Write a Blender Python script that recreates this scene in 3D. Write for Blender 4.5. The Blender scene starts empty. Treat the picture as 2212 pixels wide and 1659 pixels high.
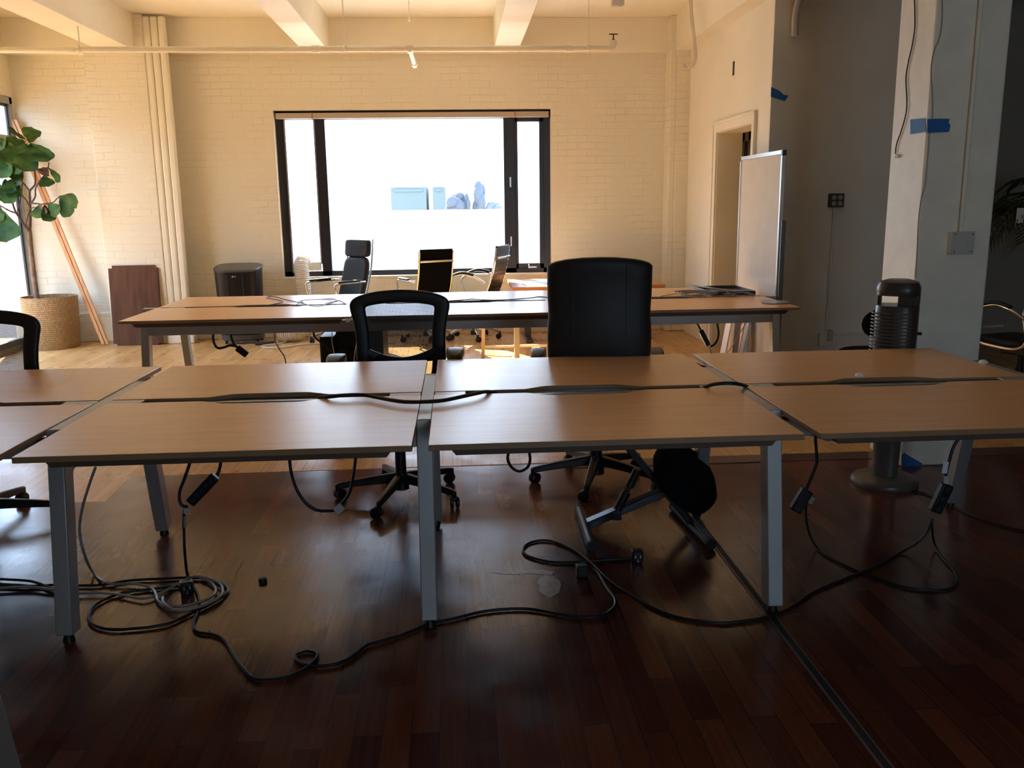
import bpy, bmesh, math, random
from mathutils import Vector, Matrix, Euler, Quaternion
R = math.radians
sc = bpy.context.scene
col = sc.collection

# ------------------------------------------------------------------ camera
cam_d = bpy.data.cameras.new('camera')
cam = bpy.data.objects.new('camera', cam_d)
col.objects.link(cam)
sc.camera = cam
cam_d.sensor_fit = 'HORIZONTAL'
cam_d.sensor_width = 36.0
cam_d.lens = 1890.0 / 2212.0 * 36.0
cam_d.clip_start = 0.05
cam_d.clip_end = 500
CAM_ROWS = ((0.99790099, 0.02565304, -0.05946034), (-0.06339885, 0.19987108, -0.97776896), (-0.01319834, 0.97948633, 0.20107792))
cam.matrix_world = Matrix.Translation((0, 0, 1.47)) @ Matrix(CAM_ROWS).to_4x4()

# ------------------------------------------------------------------ view, world, sun
sc.view_settings.view_transform = 'Standard'
sc.view_settings.look = 'None'
sc.view_settings.exposure = -0.10
sc.view_settings.gamma = 1.0
sc.view_settings.use_curve_mapping = False
sc.cycles.use_denoising = True
sc.cycles.max_bounces = 10
sc.cycles.diffuse_bounces = 5
sc.cycles.glossy_bounces = 4
sc.cycles.transparent_max_bounces = 16
sc.cycles.sample_clamp_indirect = 12.0
sc.cycles.blur_glossy = 0.5

world = bpy.data.worlds.new('world')
sc.world = world
world.use_nodes = True
wn = world.node_tree.nodes
wl = world.node_tree.links
wn.clear()
w_out = wn.new('ShaderNodeOutputWorld')
w_bg = wn.new('ShaderNodeBackground')
w_tc = wn.new('ShaderNodeTexCoord')
w_sp = wn.new('ShaderNodeSeparateXYZ')
w_cr = wn.new('ShaderNodeValToRGB')
wl.new(w_tc.outputs['Generated'], w_sp.inputs[0])
wl.new(w_sp.outputs['Z'], w_cr.inputs[0])
w_cr.color_ramp.elements[0].position = 0.0
w_cr.color_ramp.elements[0].color = (0.70, 0.85, 1.0, 1)
w_cr.color_ramp.elements[1].position = 0.6
w_cr.color_ramp.elements[1].color = (0.42, 0.62, 1.0, 1)
wl.new(w_cr.outputs[0], w_bg.inputs[0])
w_bg.inputs[1].default_value = 11.0
wl.new(w_bg.outputs[0], w_out.inputs[0])

sun_d = bpy.data.lights.new('sun', 'SUN')
sun_d.energy = 44.0
sun_d.angle = R(0.6)
sun_d.color = (1.0, 0.80, 0.52)
sun = bpy.data.objects.new('sun', sun_d)
col.objects.link(sun)
SUN_DIR = Vector((0.34, -1.0, -0.74)).normalized()
sun.rotation_euler = SUN_DIR.to_track_quat('-Z', 'Y').to_euler()

def portal(loc, rot, sx, sy):
    d = bpy.data.lights.new('window_portal', 'AREA')
    d.shape = 'RECTANGLE'; d.size = sx; d.size_y = sy
    d.cycles.is_portal = True
    o = bpy.data.objects.new('window_portal', d)
    o.location = loc; o.rotation_euler = rot
    col.objects.link(o)
portal((-0.44, 10.34, 1.6), (R(-90), 0, 0), 3.1, 1.85)
portal((-4.80, 8.79, 1.4), (0, R(-90), 0), 2.6, 2.7)
portal((1.7, -4.05, 1.7), (R(90), 0, 0), 1.9, 1.3)  # portal for the added fill window in the rear wall

# ------------------------------------------------------------------ materials
def new_mat(name):
    m = bpy.data.materials.new(name)
    m.use_nodes = True
    return m, m.node_tree.nodes, m.node_tree.links, m.node_tree.nodes['Principled BSDF']

def mat(name, c, rough=0.5, metal=0.0, spec=0.5, bump=0.0, bscale=60.0, var=0.0, vscale=6.0, stretch=None, coat=0.0, trans=0.0):
    m, n, l, p = new_mat(name)
    p.inputs['Base Color'].default_value = (*c, 1)
    p.inputs['Roughness'].default_value = rough
    p.inputs['Metallic'].default_value = metal
    p.inputs['Specular IOR Level'].default_value = spec
    p.inputs['Coat Weight'].default_value = coat
    p.inputs['Coat Roughness'].default_value = 0.1
    p.inputs['Transmission Weight'].default_value = trans
    tc = n.new('ShaderNodeTexCoord')
    mp = n.new('ShaderNodeMapping')
    l.new(tc.outputs['Object'], mp.inputs[0])
    if stretch: mp.inputs['Scale'].default_value = stretch
    if var > 0:
        t = n.new('ShaderNodeTexNoise'); t.inputs['Scale'].default_value = vscale
        t.inputs['Detail'].default_value = 5
        l.new(mp.outputs[0], t.inputs[0])
        r = n.new('ShaderNodeValToRGB')
        r.color_ramp.elements[0].position = 0.3; r.color_ramp.elements[1].position = 0.7
        r.color_ramp.elements[0].color = tuple(max(0, x * (1 - var)) for x in c) + (1,)
        r.color_ramp.elements[1].color = tuple(min(1, x * (1 + var)) for x in c) + (1,)
        l.new(t.outputs[0], r.inputs[0]); l.new(r.outputs[0], p.inputs['Base Color'])
    if bump > 0:
        t = n.new('ShaderNodeTexNoise'); t.inputs['Scale'].default_value = bscale
        t.inputs['Detail'].default_value = 3
        l.new(mp.outputs[0], t.inputs[0])
        b = n.new('ShaderNodeBump'); b.inputs['Strength'].default_value = 0.6
        b.inputs['Distance'].default_value = bump
        l.new(t.outputs[0], b.inputs['Height']); l.new(b.outputs[0], p.inputs['Normal'])
    return m

def brick_wall(name, c, axis='X', strength=0.006):
    m, n, l, p = new_mat(name)
    tc = n.new('ShaderNodeTexCoord'); sp = n.new('ShaderNodeSeparateXYZ'); cb = n.new('ShaderNodeCombineXYZ')
    l.new(tc.outputs['Object'], sp.inputs[0])
    l.new(sp.outputs[axis], cb.inputs[0]); l.new(sp.outputs['Z'], cb.inputs[1])
    nz = n.new('ShaderNodeTexNoise'); nz.inputs['Scale'].default_value = 3.0; nz.inputs['Detail'].default_value = 4
    l.new(cb.outputs[0], nz.inputs[0])
    mx = n.new('ShaderNodeMix'); mx.data_type = 'VECTOR'
    mx.inputs[0].default_value = 0.035
    l.new(cb.outputs[0], mx.inputs[4]); l.new(nz.outputs['Color'], mx.inputs[5])
    br = n.new('ShaderNodeTexBrick')
    br.inputs['Scale'].default_value = 1.0
    br.inputs['Brick Width'].default_value = 0.21
    br.inputs['Row Height'].default_value = 0.072
    br.inputs['Mortar Size'].default_value = 0.006
    br.inputs['Mortar Smooth'].default_value = 0.6
    br.inputs['Color1'].default_value = (1, 1, 1, 1); br.inputs['Color2'].default_value = (0.86, 0.86, 0.86, 1)
    br.inputs['Mortar'].default_value = (0.25, 0.25, 0.25, 1)
    l.new(mx.outputs[1], br.inputs['Vector'])
    n2 = n.new('ShaderNodeTexNoise'); n2.inputs['Scale'].default_value = 2.2; n2.inputs['Detail'].default_value = 6
    l.new(cb.outputs[0], n2.inputs[0])
    rr = n.new('ShaderNodeValToRGB'); rr.color_ramp.elements[0].position = 0.40; rr.color_ramp.elements[1].position = 0.62
    l.new(n2.outputs[0], rr.inputs[0])
    n3 = n.new('ShaderNodeTexNoise'); n3.inputs['Scale'].default_value = 40; n3.inputs['Detail'].default_value = 5
    l.new(cb.outputs[0], n3.inputs[0])
    m1 = n.new('ShaderNodeMath'); m1.operation = 'MULTIPLY'
    l.new(br.outputs[0], m1.inputs[0]); l.new(rr.outputs[0], m1.inputs[1])
    m2 = n.new('ShaderNodeMath'); m2.operation = 'MULTIPLY_ADD'; m2.inputs[1].default_value = 0.35
    l.new(n3.outputs[0], m2.inputs[0]); l.new(m1.outputs[0], m2.inputs[2])
    b = n.new('ShaderNodeBump'); b.inputs['Strength'].default_value = 0.8; b.inputs['Distance'].default_value = strength
    l.new(m2.outputs[0], b.inputs['Height']); l.new(b.outputs[0], p.inputs['Normal'])
    r2 = n.new('ShaderNodeValToRGB')
    r2.color_ramp.elements[0].color = tuple(x * 0.93 for x in c) + (1,)
    r2.color_ramp.elements[1].color = tuple(c) + (1,)
    l.new(n2.outputs[0], r2.inputs[0]); l.new(r2.outputs[0], p.inputs['Base Color'])
    p.inputs['Roughness'].default_value = 0.55
    return m

def planks(name, ca, cb_, gap, width, length, rough, mortar=0.0012, coat=0.0, accent=None):
    m, n, l, p = new_mat(name)
    tc = n.new('ShaderNodeTexCoord'); sp = n.new('ShaderNodeSeparateXYZ'); cb = n.new('ShaderNodeCombineXYZ')
    l.new(tc.outputs['Object'], sp.inputs[0])
    l.new(sp.outputs['Y'], cb.inputs[0]); l.new(sp.outputs['X'], cb.inputs[1])
    br = n.new('ShaderNodeTexBrick')
    br.offset = 0.37; br.offset_frequency = 2; br.squash = 1.35; br.squash_frequency = 3
    br.inputs['Scale'].default_value = 1.0
    br.inputs['Brick Width'].default_value = length
    br.inputs['Row Height'].default_value = width
    br.inputs['Mortar Size'].default_value = mortar
    br.inputs['Mortar Smooth'].default_value = 0.0
    br.inputs['Bias'].default_value = -0.1
    br.inputs['Color1'].default_value = (0, 0, 0, 1); br.inputs['Color2'].default_value = (1, 1, 1, 1)
    br.inputs['Mortar'].default_value = (0, 0, 0, 1)
    l.new(cb.outputs[0], br.inputs['Vector'])
    ramp = n.new('ShaderNodeValToRGB')
    cr = ramp.color_ramp
    cr.elements[0].position = 0.0; cr.elements[0].color = (*ca, 1)
    cr.elements[1].position = 0.8; cr.elements[1].color = (*cb_, 1)
    if accent:
        e = cr.elements.new(0.93); e.color = (*cb_, 1)
        e = cr.elements.new(0.95); e.color = (*accent, 1)
    l.new(br.outputs['Color'], ramp.inputs[0])
    mp = n.new('ShaderNodeMapping'); mp.inputs['Scale'].default_value = (2.2, 60, 1)
    l.new(cb.outputs[0], mp.inputs[0])
    g = n.new('ShaderNodeTexNoise'); g.inputs['Scale'].default_value = 1.0; g.inputs['Detail'].default_value = 6
    l.new(mp.outputs[0], g.inputs[0])
    gr = n.new('ShaderNodeMapRange'); gr.inputs[1].default_value = 0.3; gr.inputs[2].default_value = 0.7
    gr.inputs[3].default_value = 0.82; gr.inputs[4].default_value = 1.12
    l.new(g.outputs[0], gr.inputs[0])
    vm = n.new('ShaderNodeVectorMath'); vm.operation = 'SCALE'
    l.new(ramp.outputs[0], vm.inputs[0]); l.new(gr.outputs[0], vm.inputs['Scale'])
    mx = n.new('ShaderNodeMix'); mx.data_type = 'RGBA'
    l.new(br.outputs['Fac'], mx.inputs[0]); l.new(vm.outputs[0], mx.inputs[6])
    mx.inputs[7].default_value = (*gap, 1)
    l.new(mx.outputs[2], p.inputs['Base Color'])
    # worn gloss
    w = n.new('ShaderNodeTexNoise'); w.inputs['Scale'].default_value = 5.0; w.inputs['Detail'].default_value = 6
    l.new(tc.outputs['Object'], w.inputs[0])
    wr = n.new('ShaderNodeMapRange'); wr.inputs[1].default_value = 0.35; wr.inputs[2].default_value = 0.7
    wr.inputs[3].default_value = rough * 0.85; wr.inputs[4].default_value = rough * 1.35
    l.new(w.outputs[0], wr.inputs[0]); l.new(wr.outputs[0], p.inputs['Roughness'])
    wv = n.new('ShaderNodeTexNoise'); wv.inputs['Scale'].default_value = 14.0; wv.inputs['Detail'].default_value = 2
    l.new(tc.outputs['Object'], wv.inputs[0])
    ad = n.new('ShaderNodeMath'); ad.operation = 'MULTIPLY_ADD'; ad.inputs[1].default_value = -1.0
    l.new(br.outputs['Fac'], ad.inputs[0])
    sc_ = n.new('ShaderNodeMath'); sc_.operation = 'MULTIPLY'; sc_.inputs[1].default_value = 0.5
    l.new(wv.outputs[0], sc_.inputs[0]); l.new(sc_.outputs[0], ad.inputs[2])
    b = n.new('ShaderNodeBump'); b.inputs['Strength'].default_value = 0.5; b.inputs['Distance'].default_value = 0.0012
    l.new(ad.outputs[0], b.inputs['Height']); l.new(b.outputs[0], p.inputs['Normal'])
    return m

def glass_mat(name, tint=(0.97, 0.99, 1.0), refl=0.06):
    m, n, l, p = new_mat(name)
    n.remove(p)
    out = [x for x in n if x.type == 'OUTPUT_MATERIAL'][0]
    t = n.new('ShaderNodeBsdfTransparent'); t.inputs[0].default_value = (*tint, 1)
    g = n.new('ShaderNodeBsdfGlossy'); g.inputs['Roughness'].default_value = 0.02
    f = n.new('ShaderNodeFresnel'); f.inputs[0].default_value = 1.45
    mx = n.new('ShaderNodeMixShader')
    ge = n.new('ShaderNodeNewGeometry')
    inv = n.new('ShaderNodeMath'); inv.operation = 'SUBTRACT'; inv.inputs[0].default_value = 1.0
    l.new(ge.outputs['Backfacing'], inv.inputs[1])
    fm = n.new('ShaderNodeMath'); fm.operation = 'MULTIPLY'
    l.new(f.outputs[0], fm.inputs[0]); l.new(inv.outputs[0], fm.inputs[1])
    l.new(fm.outputs[0], mx.inputs[0]); l.new(t.outputs[0], mx.inputs[1]); l.new(g.outputs[0], mx.inputs[2])
    l.new(mx.outputs[0], out.inputs[0])
    return m

def mesh_fabric(name, c=(0.01, 0.01, 0.012), period=0.0055):
    m, n, l, p = new_mat(name)
    out = [x for x in n if x.type == 'OUTPUT_MATERIAL'][0]
    p.inputs['Base Color'].default_value = (*c, 1); p.inputs['Roughness'].default_value = 0.6
    tc = n.new('ShaderNodeTexCoord'); sp = n.new('ShaderNodeSeparateXYZ')
    l.new(tc.outputs['Object'], sp.inputs[0])
    ws = []
    for a, b in (('X', 'Z'),):
        for sgn in (1, -1):
            mm = n.new('ShaderNodeMath'); mm.operation = 'MULTIPLY_ADD'; mm.inputs[1].default_value = sgn
            l.new(sp.outputs[a], mm.inputs[0]); l.new(sp.outputs[b], mm.inputs[2])
            s = n.new('ShaderNodeMath'); s.operation = 'MULTIPLY'; s.inputs[1].default_value = 2 * math.pi / period
            l.new(mm.outputs[0], s.inputs[0])
            q = n.new('ShaderNodeMath'); q.operation = 'SINE'
            l.new(s.outputs[0], q.inputs[0]); ws.append(q)
    ad = n.new('ShaderNodeMath'); ad.operation = 'ADD'
    l.new(ws[0].outputs[0], ad.inputs[0]); l.new(ws[1].outputs[0], ad.inputs[1])
    mr = n.new('ShaderNodeMapRange'); mr.inputs[1].default_value = 0.2; mr.inputs[2].default_value = 1.5
    mr.inputs[3].default_value = 1.0; mr.inputs[4].default_value = 0.0
    l.new(ad.outputs[0], mr.inputs[0])
    t = n.new('ShaderNodeBsdfTransparent')
    mx = n.new('ShaderNodeMixShader')
    l.new(mr.outputs[0], mx.inputs[0]); l.new(t.outputs[0], mx.inputs[1]); l.new(p.outputs[0], mx.inputs[2])
    l.new(mx.outputs[0], out.inputs[0])
    return m

def weave_mat(name, c):
    m, n, l, p = new_mat(name)
    tc = n.new('ShaderNodeTexCoord')
    mp = n.new('ShaderNodeMapping'); mp.inputs['Scale'].default_value = (1, 1, 1)
    l.new(tc.outputs['UV'], mp.inputs[0])
    br = n.new('ShaderNodeTexBrick'); br.inputs['Scale'].default_value = 1.0
    br.inputs['Brick Width'].default_value = 0.018; br.inputs['Row Height'].default_value = 0.022
    br.inputs['Mortar Size'].default_value = 0.003; br.inputs['Mortar Smooth'].default_value = 1.0
    br.inputs['Color1'].default_value = (*c, 1); br.inputs['Color2'].default_value = tuple(x * 0.72 for x in c) + (1,)
    br.inputs['Mortar'].default_value = tuple(x * 0.35 for x in c) + (1,)
    l.new(mp.outputs[0], br.inputs['Vector'])
    l.new(br.outputs[0], p.inputs['Base Color'])
    b = n.new('ShaderNodeBump'); b.invert = True; b.inputs['Strength'].default_value = 1.0; b.inputs['Distance'].default_value = 0.008
    l.new(br.outputs['Fac'], b.inputs['Height']); l.new(b.outputs[0], p.inputs['Normal'])
    p.inputs['Roughness'].default_value = 0.6
    return m

M = {}
M['brick'] = brick_wall('painted_brick', (0.84, 0.785, 0.635))
M['brick_y'] = brick_wall('painted_brick_side', (0.84, 0.785, 0.635), 'Y')
M['plaster'] = mat('painted_plaster', (0.86, 0.81, 0.67), 0.6, bump=0.002, bscale=25, var=0.03, vscale=2)
M['plaster_cool'] = mat('painted_drywall', (0.80, 0.77, 0.69), 0.6, bump=0.001, bscale=90, var=0.04, vscale=3)
M['column'] = mat('column_paint', (0.88, 0.84, 0.72), 0.55, bump=0.0025, bscale=30, var=0.05, vscale=8)
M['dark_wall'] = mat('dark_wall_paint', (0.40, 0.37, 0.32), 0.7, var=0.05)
M['ceiling'] = mat('ceiling_paint', (0.84, 0.785, 0.635), 0.65, bump=0.003, bscale=12, var=0.03, vscale=2)
M['maple'] = planks('maple_floor', (0.60, 0.33, 0.115), (0.72, 0.43, 0.16), (0.22, 0.10, 0.03), 0.057, 1.3, 0.30, mortar=0.0009)
M['cherry'] = planks('cherry_floor', (0.075, 0.020, 0.012), (0.15, 0.045, 0.022), (0.012, 0.004, 0.003), 0.0815, 0.62, 0.20, accent=(0.30, 0.13, 0.06))
M['threshold'] = mat('threshold_wood', (0.09, 0.04, 0.025), 0.3, var=0.3, vscale=8, stretch=(1, 12, 1))
M['laminate'] = mat('desk_laminate', (0.84, 0.47, 0.215), 0.27, var=0.05, vscale=3, stretch=(1, 14, 1), bump=0.0002, bscale=300)
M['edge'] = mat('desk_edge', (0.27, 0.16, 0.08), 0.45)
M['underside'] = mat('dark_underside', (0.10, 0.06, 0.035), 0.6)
M['alu'] = mat('silver_powdercoat', (0.38, 0.385, 0.38), 0.36, metal=0.35)
M['alu_dark'] = mat('grey_rail', (0.16, 0.16, 0.165), 0.4, metal=0.4)
M['black'] = mat('black_plastic', (0.009, 0.009, 0.010), 0.42, spec=0.35)
M['rubber'] = mat('black_rubber', (0.012, 0.012, 0.013), 0.6)
M['leather'] = mat('black_leather', (0.010, 0.011, 0.013), 0.45, spec=0.3, bump=0.0008, bscale=160)
M['leather_grey'] = mat('grey_leather_back', (0.10, 0.10, 0.11), 0.5, bump=0.0005, bscale=160)
M['fabric'] = mat('black_fabric', (0.008, 0.008, 0.009), 0.9, spec=0.12, bump=0.0006, bscale=500)
M['chrome'] = mat('chrome', (0.85, 0.84, 0.82), 0.08, metal=1.0)
M['mesh'] = mesh_fabric('chair_mesh')
M['win_frame'] = mat('black_window_frame', (0.018, 0.017, 0.022), 0.35)
M['glass'] = glass_mat('window_glass')
M['blind'] = mat('beige_blind', (0.48, 0.40, 0.33), 0.8)
M['white_metal'] = mat('white_enamel', (0.78, 0.78, 0.75), 0.3)
M['alu_bright'] = mat('bare_aluminium', (0.62, 0.63, 0.64), 0.28, metal=0.8)
M['whiteboard'] = mat('whiteboard_face', (0.72, 0.71, 0.68), 0.10, var=0.04, vscale=5)
M['orange_wood'] = mat('orange_pine', (0.62, 0.30, 0.11), 0.4, var=0.18, vscale=3, stretch=(12, 12, 0.8))
M['brown_wood'] = mat('dark_brown_wood', (0.115, 0.055, 0.033), 0.7, spec=0.15, var=0.25, vscale=4, stretch=(5, 5, 0.7))
M['pale_wood'] = mat('pale_pine', (0.66, 0.42, 0.20), 0.5, var=0.12, vscale=4, stretch=(10, 10, 0.6))
M['table_wood'] = mat('orange_table_edge', (0.58, 0.24, 0.09), 0.4, var=0.1, vscale=5, stretch=(1, 10, 10))
M['paper'] = mat('white_paper', (0.85, 0.85, 0.85), 0.7)
M['weave'] = weave_mat('woven_seagrass', (0.55, 0.33, 0.14))
M['soil'] = mat('potting_soil', (0.03, 0.02, 0.014), 0.95, bump=0.01, bscale=60)
M['bark'] = mat('fig_bark', (0.20, 0.13, 0.09), 0.8, bump=0.003, bscale=60, var=0.3, vscale=20)
M['bark_dark'] = mat('fig_twig', (0.09, 0.045, 0.035), 0.8, bump=0.003, bscale=80)
M['pale_hose'] = mat('pale_duct_hose', (0.74, 0.66, 0.54), 0.4)
M['ac_top'] = mat('charcoal_plastic', (0.07, 0.065, 0.055), 0.4)
M['ac_body'] = mat('glossy_black_plastic', (0.010, 0.010, 0.012), 0.35, spec=0.3)
M['heater'] = mat('heater_plastic', (0.035, 0.033, 0.030), 0.35)
M['heater_base'] = mat('heater_base_plastic', (0.10, 0.085, 0.07), 0.35)
M['tape'] = mat('blue_painters_tape', (0.02, 0.14, 0.42), 0.65, bump=0.0008, bscale=120)
M['wire_grey'] = mat('grey_cable', (0.30, 0.28, 0.26), 0.4)
M['wire_black'] = mat('black_cable', (0.009, 0.009, 0.010), 0.45, spec=0.35)
M['wire_white'] = mat('pale_cable', (0.70, 0.66, 0.58), 0.45)
M['plate'] = mat('light_switch_plate', (0.52, 0.51, 0.48), 0.5)
M['socket'] = mat('socket_face', (0.42, 0.42, 0.40), 0.5)
M['tube'] = mat('clear_plastic_tube', (0.85, 0.80, 0.70), 0.12, trans=0.6)
M['clear'] = mat('translucent_panel', (0.72, 0.68, 0.60), 0.35)
M['pale_leg'] = mat('beige_metal', (0.62, 0.52, 0.40), 0.4)
M['brass'] = mat('brass_fitting', (0.12, 0.07, 0.03), 0.4, metal=0.6)
M['ground'] = mat('outdoor_concrete', (0.62, 0.60, 0.56), 0.9, var=0.05)
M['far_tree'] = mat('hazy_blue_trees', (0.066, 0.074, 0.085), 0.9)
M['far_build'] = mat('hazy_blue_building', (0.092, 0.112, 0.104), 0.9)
M['ext_wall'] = mat('exterior_white_wall', (0.62, 0.62, 0.60), 0.8)
M['red_leather'] = mat('brown_shiny_bag', (0.10, 0.035, 0.025), 0.25)
M['stain'] = mat('dried_spill', (0.22, 0.10, 0.045), 0.3, var=0.3, vscale=40)

def leaf_mat():
    m, n, l, p = new_mat('fig_leaf')
    tc = n.new('ShaderNodeTexCoord')
    t = n.new('ShaderNodeTexNoise'); t.inputs['Scale'].default_value = 9; l.new(tc.outputs['Object'], t.inputs[0])
    r = n.new('ShaderNodeValToRGB')
    r.color_ramp.elements[0].position = 0.35; r.color_ramp.elements[0].color = (0.018, 0.050, 0.008, 1)
    r.color_ramp.elements[1].position = 0.65; r.color_ramp.elements[1].color = (0.065, 0.115, 0.016, 1)
    l.new(t.outputs[0], r.inputs[0]); l.new(r.outputs[0], p.inputs['Base Color'])
    p.inputs['Roughness'].default_value = 0.6; p.inputs['Specular IOR Level'].default_value = 0.2
    return m
M['leaf'] = leaf_mat()
M['leaf_brown'] = mat('dried_leaf', (0.14, 0.06, 0.03), 0.6, var=0.3, vscale=20)
M['palm'] = mat('palm_leaf', (0.022, 0.035, 0.012), 0.5)

# ------------------------------------------------------------------ geometry helpers
class MB:
    def __init__(s):
        s.bm = bmesh.new()
    def add(s, vs, fs):
        v = [s.bm.verts.new(p) for p in vs]
        for f in fs:
            try: s.bm.faces.new([v[i] for i in f])
            except ValueError: pass
        return s
    def box(s, a, b, rot=None, piv=None):
        x0, y0, z0 = a; x1, y1, z1 = b
        vs = [Vector(p) for p in ((x0, y0, z0), (x1, y0, z0), (x1, y1, z0), (x0, y1, z0), (x0, y0, z1), (x1, y0, z1), (x1, y1, z1), (x0, y1, z1))]
        if rot is not None:
            c = Vector(piv) if piv else sum(vs, Vector()) / 8
            vs = [c + rot @ (v - c) for v in vs]
        return s.add(vs, [(0, 3, 2, 1), (4, 5, 6, 7), (0, 1, 5, 4), (1, 2, 6, 5), (2, 3, 7, 6), (3, 0, 4, 7)])
    def bar(s, p0, p1, w, h, up=(0, 0, 1), w1=None, h1=None):
        p0 = Vector(p0); p1 = Vector(p1); d = (p1 - p0).normalized()
        u = Vector(up)
        if abs(d.dot(u)) > 0.99: u = Vector((0, 1, 0))
        x = d.cross(u).normalized(); y = x.cross(d).normalized()
        w1 = w if w1 is None else w1; h1 = h if h1 is None else h1
        vs = []
        for p, a, b in ((p0, w, h), (p1, w1, h1)):
            for sx, sy in ((-1, -1), (1, -1), (1, 1), (-1, 1)):
                vs.append(p + x * sx * a / 2 + y * sy * b / 2)
        return s.add(vs, [(3, 2, 1, 0), (4, 5, 6, 7), (0, 1, 5, 4), (1, 2, 6, 5), (2, 3, 7, 6), (3, 0, 4, 7)])
    def cyl(s, p0, p1, r0, r1=None, seg=20, cap=True):
        r1 = r0 if r1 is None else r1
        return s.tube([p0, p1], [r0, r1], seg, cap)
    def tube(s, pts, r, seg=10, cap=True, flat=None):
        pts = [Vector(p) for p in pts]; n = len(pts)
        rs = r if isinstance(r, (list, tuple)) else [r] * n
        tan = []
        for i in range(n):
            a = pts[max(0, i - 1)]; b = pts[min(n - 1, i + 1)]
            t = (b - a); tan.append(t.normalized() if t.length > 1e-9 else Vector((0, 0, 1)))
        u = Vector((0, 0, 1))
        if abs(tan[0].dot(u)) > 0.9: u = Vector((0, 1, 0))
        x = tan[0].cross(u).normalized()
        vs = []
        for i in range(n):
            x = (x - tan[i] * x.dot(tan[i]))
            if x.length < 1e-6: x = tan[i].orthogonal()
            x.normalize(); y = tan[i].cross(x)
            for k in range(seg):
                a = 2 * math.pi * k / seg
                vs.append(pts[i] + (x * math.cos(a) + y * math.sin(a)) * rs[i])
        fs = []
        for i in range(n - 1):
            for k in range(seg):
                fs.append((i * seg + k, i * seg + (k + 1) % seg, (i + 1) * seg + (k + 1) % seg, (i + 1) * seg + k))
        if cap:
            fs.append(tuple(range(seg - 1, -1, -1))); fs.append(tuple((n - 1) * seg + k for k in range(seg)))
        return s.add(vs, fs)
    def lathe(s, prof, c=(0, 0, 0), seg=32, axis='Z', sx=1, sy=1, arc=1.0, uv=False):
        c = Vector(c); vs = []
        for r, z in prof:
            for k in range(seg):
                a = 2 * math.pi * k / seg
                p = Vector((r * math.cos(a) * sx, r * math.sin(a) * sy, z))
                if axis == 'X': p = Vector((p.z, p.x, p.y))
                if axis == 'Y': p = Vector((p.x, p.z, p.y))
                vs.append(c + p)
        fs = []
        for i in range(len(prof) - 1):
            for k in range(seg):
                fs.append((i * seg + k, i * seg + (k + 1) % seg, (i + 1) * seg + (k + 1) % seg, (i + 1) * seg + k))
        if prof[0][0] > 1e-5: fs.append(tuple(range(seg - 1, -1, -1)))
        if prof[-1][0] > 1e-5: fs.append(tuple((len(prof) - 1) * seg + k for k in range(seg)))
        return s.add(vs, fs)
    def prism(s, poly, z0, z1, plane='XY', off=0.0):
        def P(a, b, t):
            if plane == 'XY': return (a, b, t)
            if plane == 'XZ': return (a, t, b)
            return (t, a, b)
        n = len(poly)
        vs = [P(a, b, z0) for a, b in poly] + [P(a, b, z1) for a, b in poly]
        fs = [tuple(range(n - 1, -1, -1)), tuple(range(n, 2 * n))]
        fs += [(i, (i + 1) % n, n + (i + 1) % n, n + i) for i in range(n)]
        return s.add(vs, fs)
    def ell(s, c, r, rot=None, seg=20, rings=12, e=1.0):
        c = Vector(c); vs = []
        sp = lambda v: math.copysign(abs(v) ** e, v)
        for i in range(rings + 1):
            th = math.pi * i / rings
            for k in range(seg):
                a = 2 * math.pi * k / seg
                p = Vector((r[0] * sp(math.sin(th)) * sp(math.cos(a)), r[1] * sp(math.sin(th)) * sp(math.sin(a)), r[2] * sp(math.cos(th))))
                vs.append(c + (rot @ p if rot else p))
        fs = []
        for i in range(rings):
            for k in range(seg):
                fs.append((i * seg + k, (i + 1) * seg + k, (i + 1) * seg + (k + 1) % seg, i * seg + (k + 1) % seg))
        return s.add(vs, fs)
    def pillow(s, outline, fn, t, steps=((1.0, 0.0), (0.985, 0.45), (0.95, 0.75), (0.87, 0.93), (0.75, 0.98), (0.6, 1.0), (0.45, 1.015), (0.3, 1.03), (0.15, 1.037), (0.0, 1.04))):
        """outline: 2D points; fn(a,b,d) -> 3D with d the signed depth; t half thickness"""
        cx = sum(p[0] for p in outline) / len(outline); cz = sum(p[1] for p in outline) / len(outline)
        n = len(outline); vs = []; loops = []
        seq = [(k, -d) for k, d in reversed(steps)] + [(k, d) for k, d in steps[1:]]
        for k, d in seq:
            loops.append(len(vs))
            for a, b in outline:
                kk = max(k, 0.002)
                vs.append(fn(cx + (a - cx) * kk, cz + (b - cz) * kk, d * t))
        fs = []
        for i in range(len(seq) - 1):
            for k in range(n):
                fs.append((loops[i] + k, loops[i] + (k + 1) % n, loops[i + 1] + (k + 1) % n, loops[i + 1] + k))
        return s.add(vs, fs)
    def build(s, name, m, parent=None, bevel=0.0, smooth=True, loc=None, uvscale=None, seg=2, weld=True):
        if weld: bmesh.ops.remove_doubles(s.bm, verts=s.bm.verts, dist=1e-5)
        bmesh.ops.recalc_face_normals(s.bm, faces=s.bm.faces)
        me = bpy.data.meshes.new(name)
        s.bm.to_mesh(me); s.bm.free()
        for k in (m if isinstance(m, (list, tuple)) else [m]): me.materials.append(k)
        o = bpy.data.objects.new(name, me)
        col.objects.link(o)
        if smooth:
            for p in me.polygons: p.use_smooth = True
            me.set_sharp_from_angle(angle=R(38))
        if bevel > 0:
            md = o.modifiers.new('bevel', 'BEVEL'); md.width = bevel; md.segments = seg
            md.limit_method = 'ANGLE'; md.angle_limit = R(40); md.harden_normals = False
        if parent is not None: o.parent = parent
        if loc is not None: o.location = loc
        return o

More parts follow.
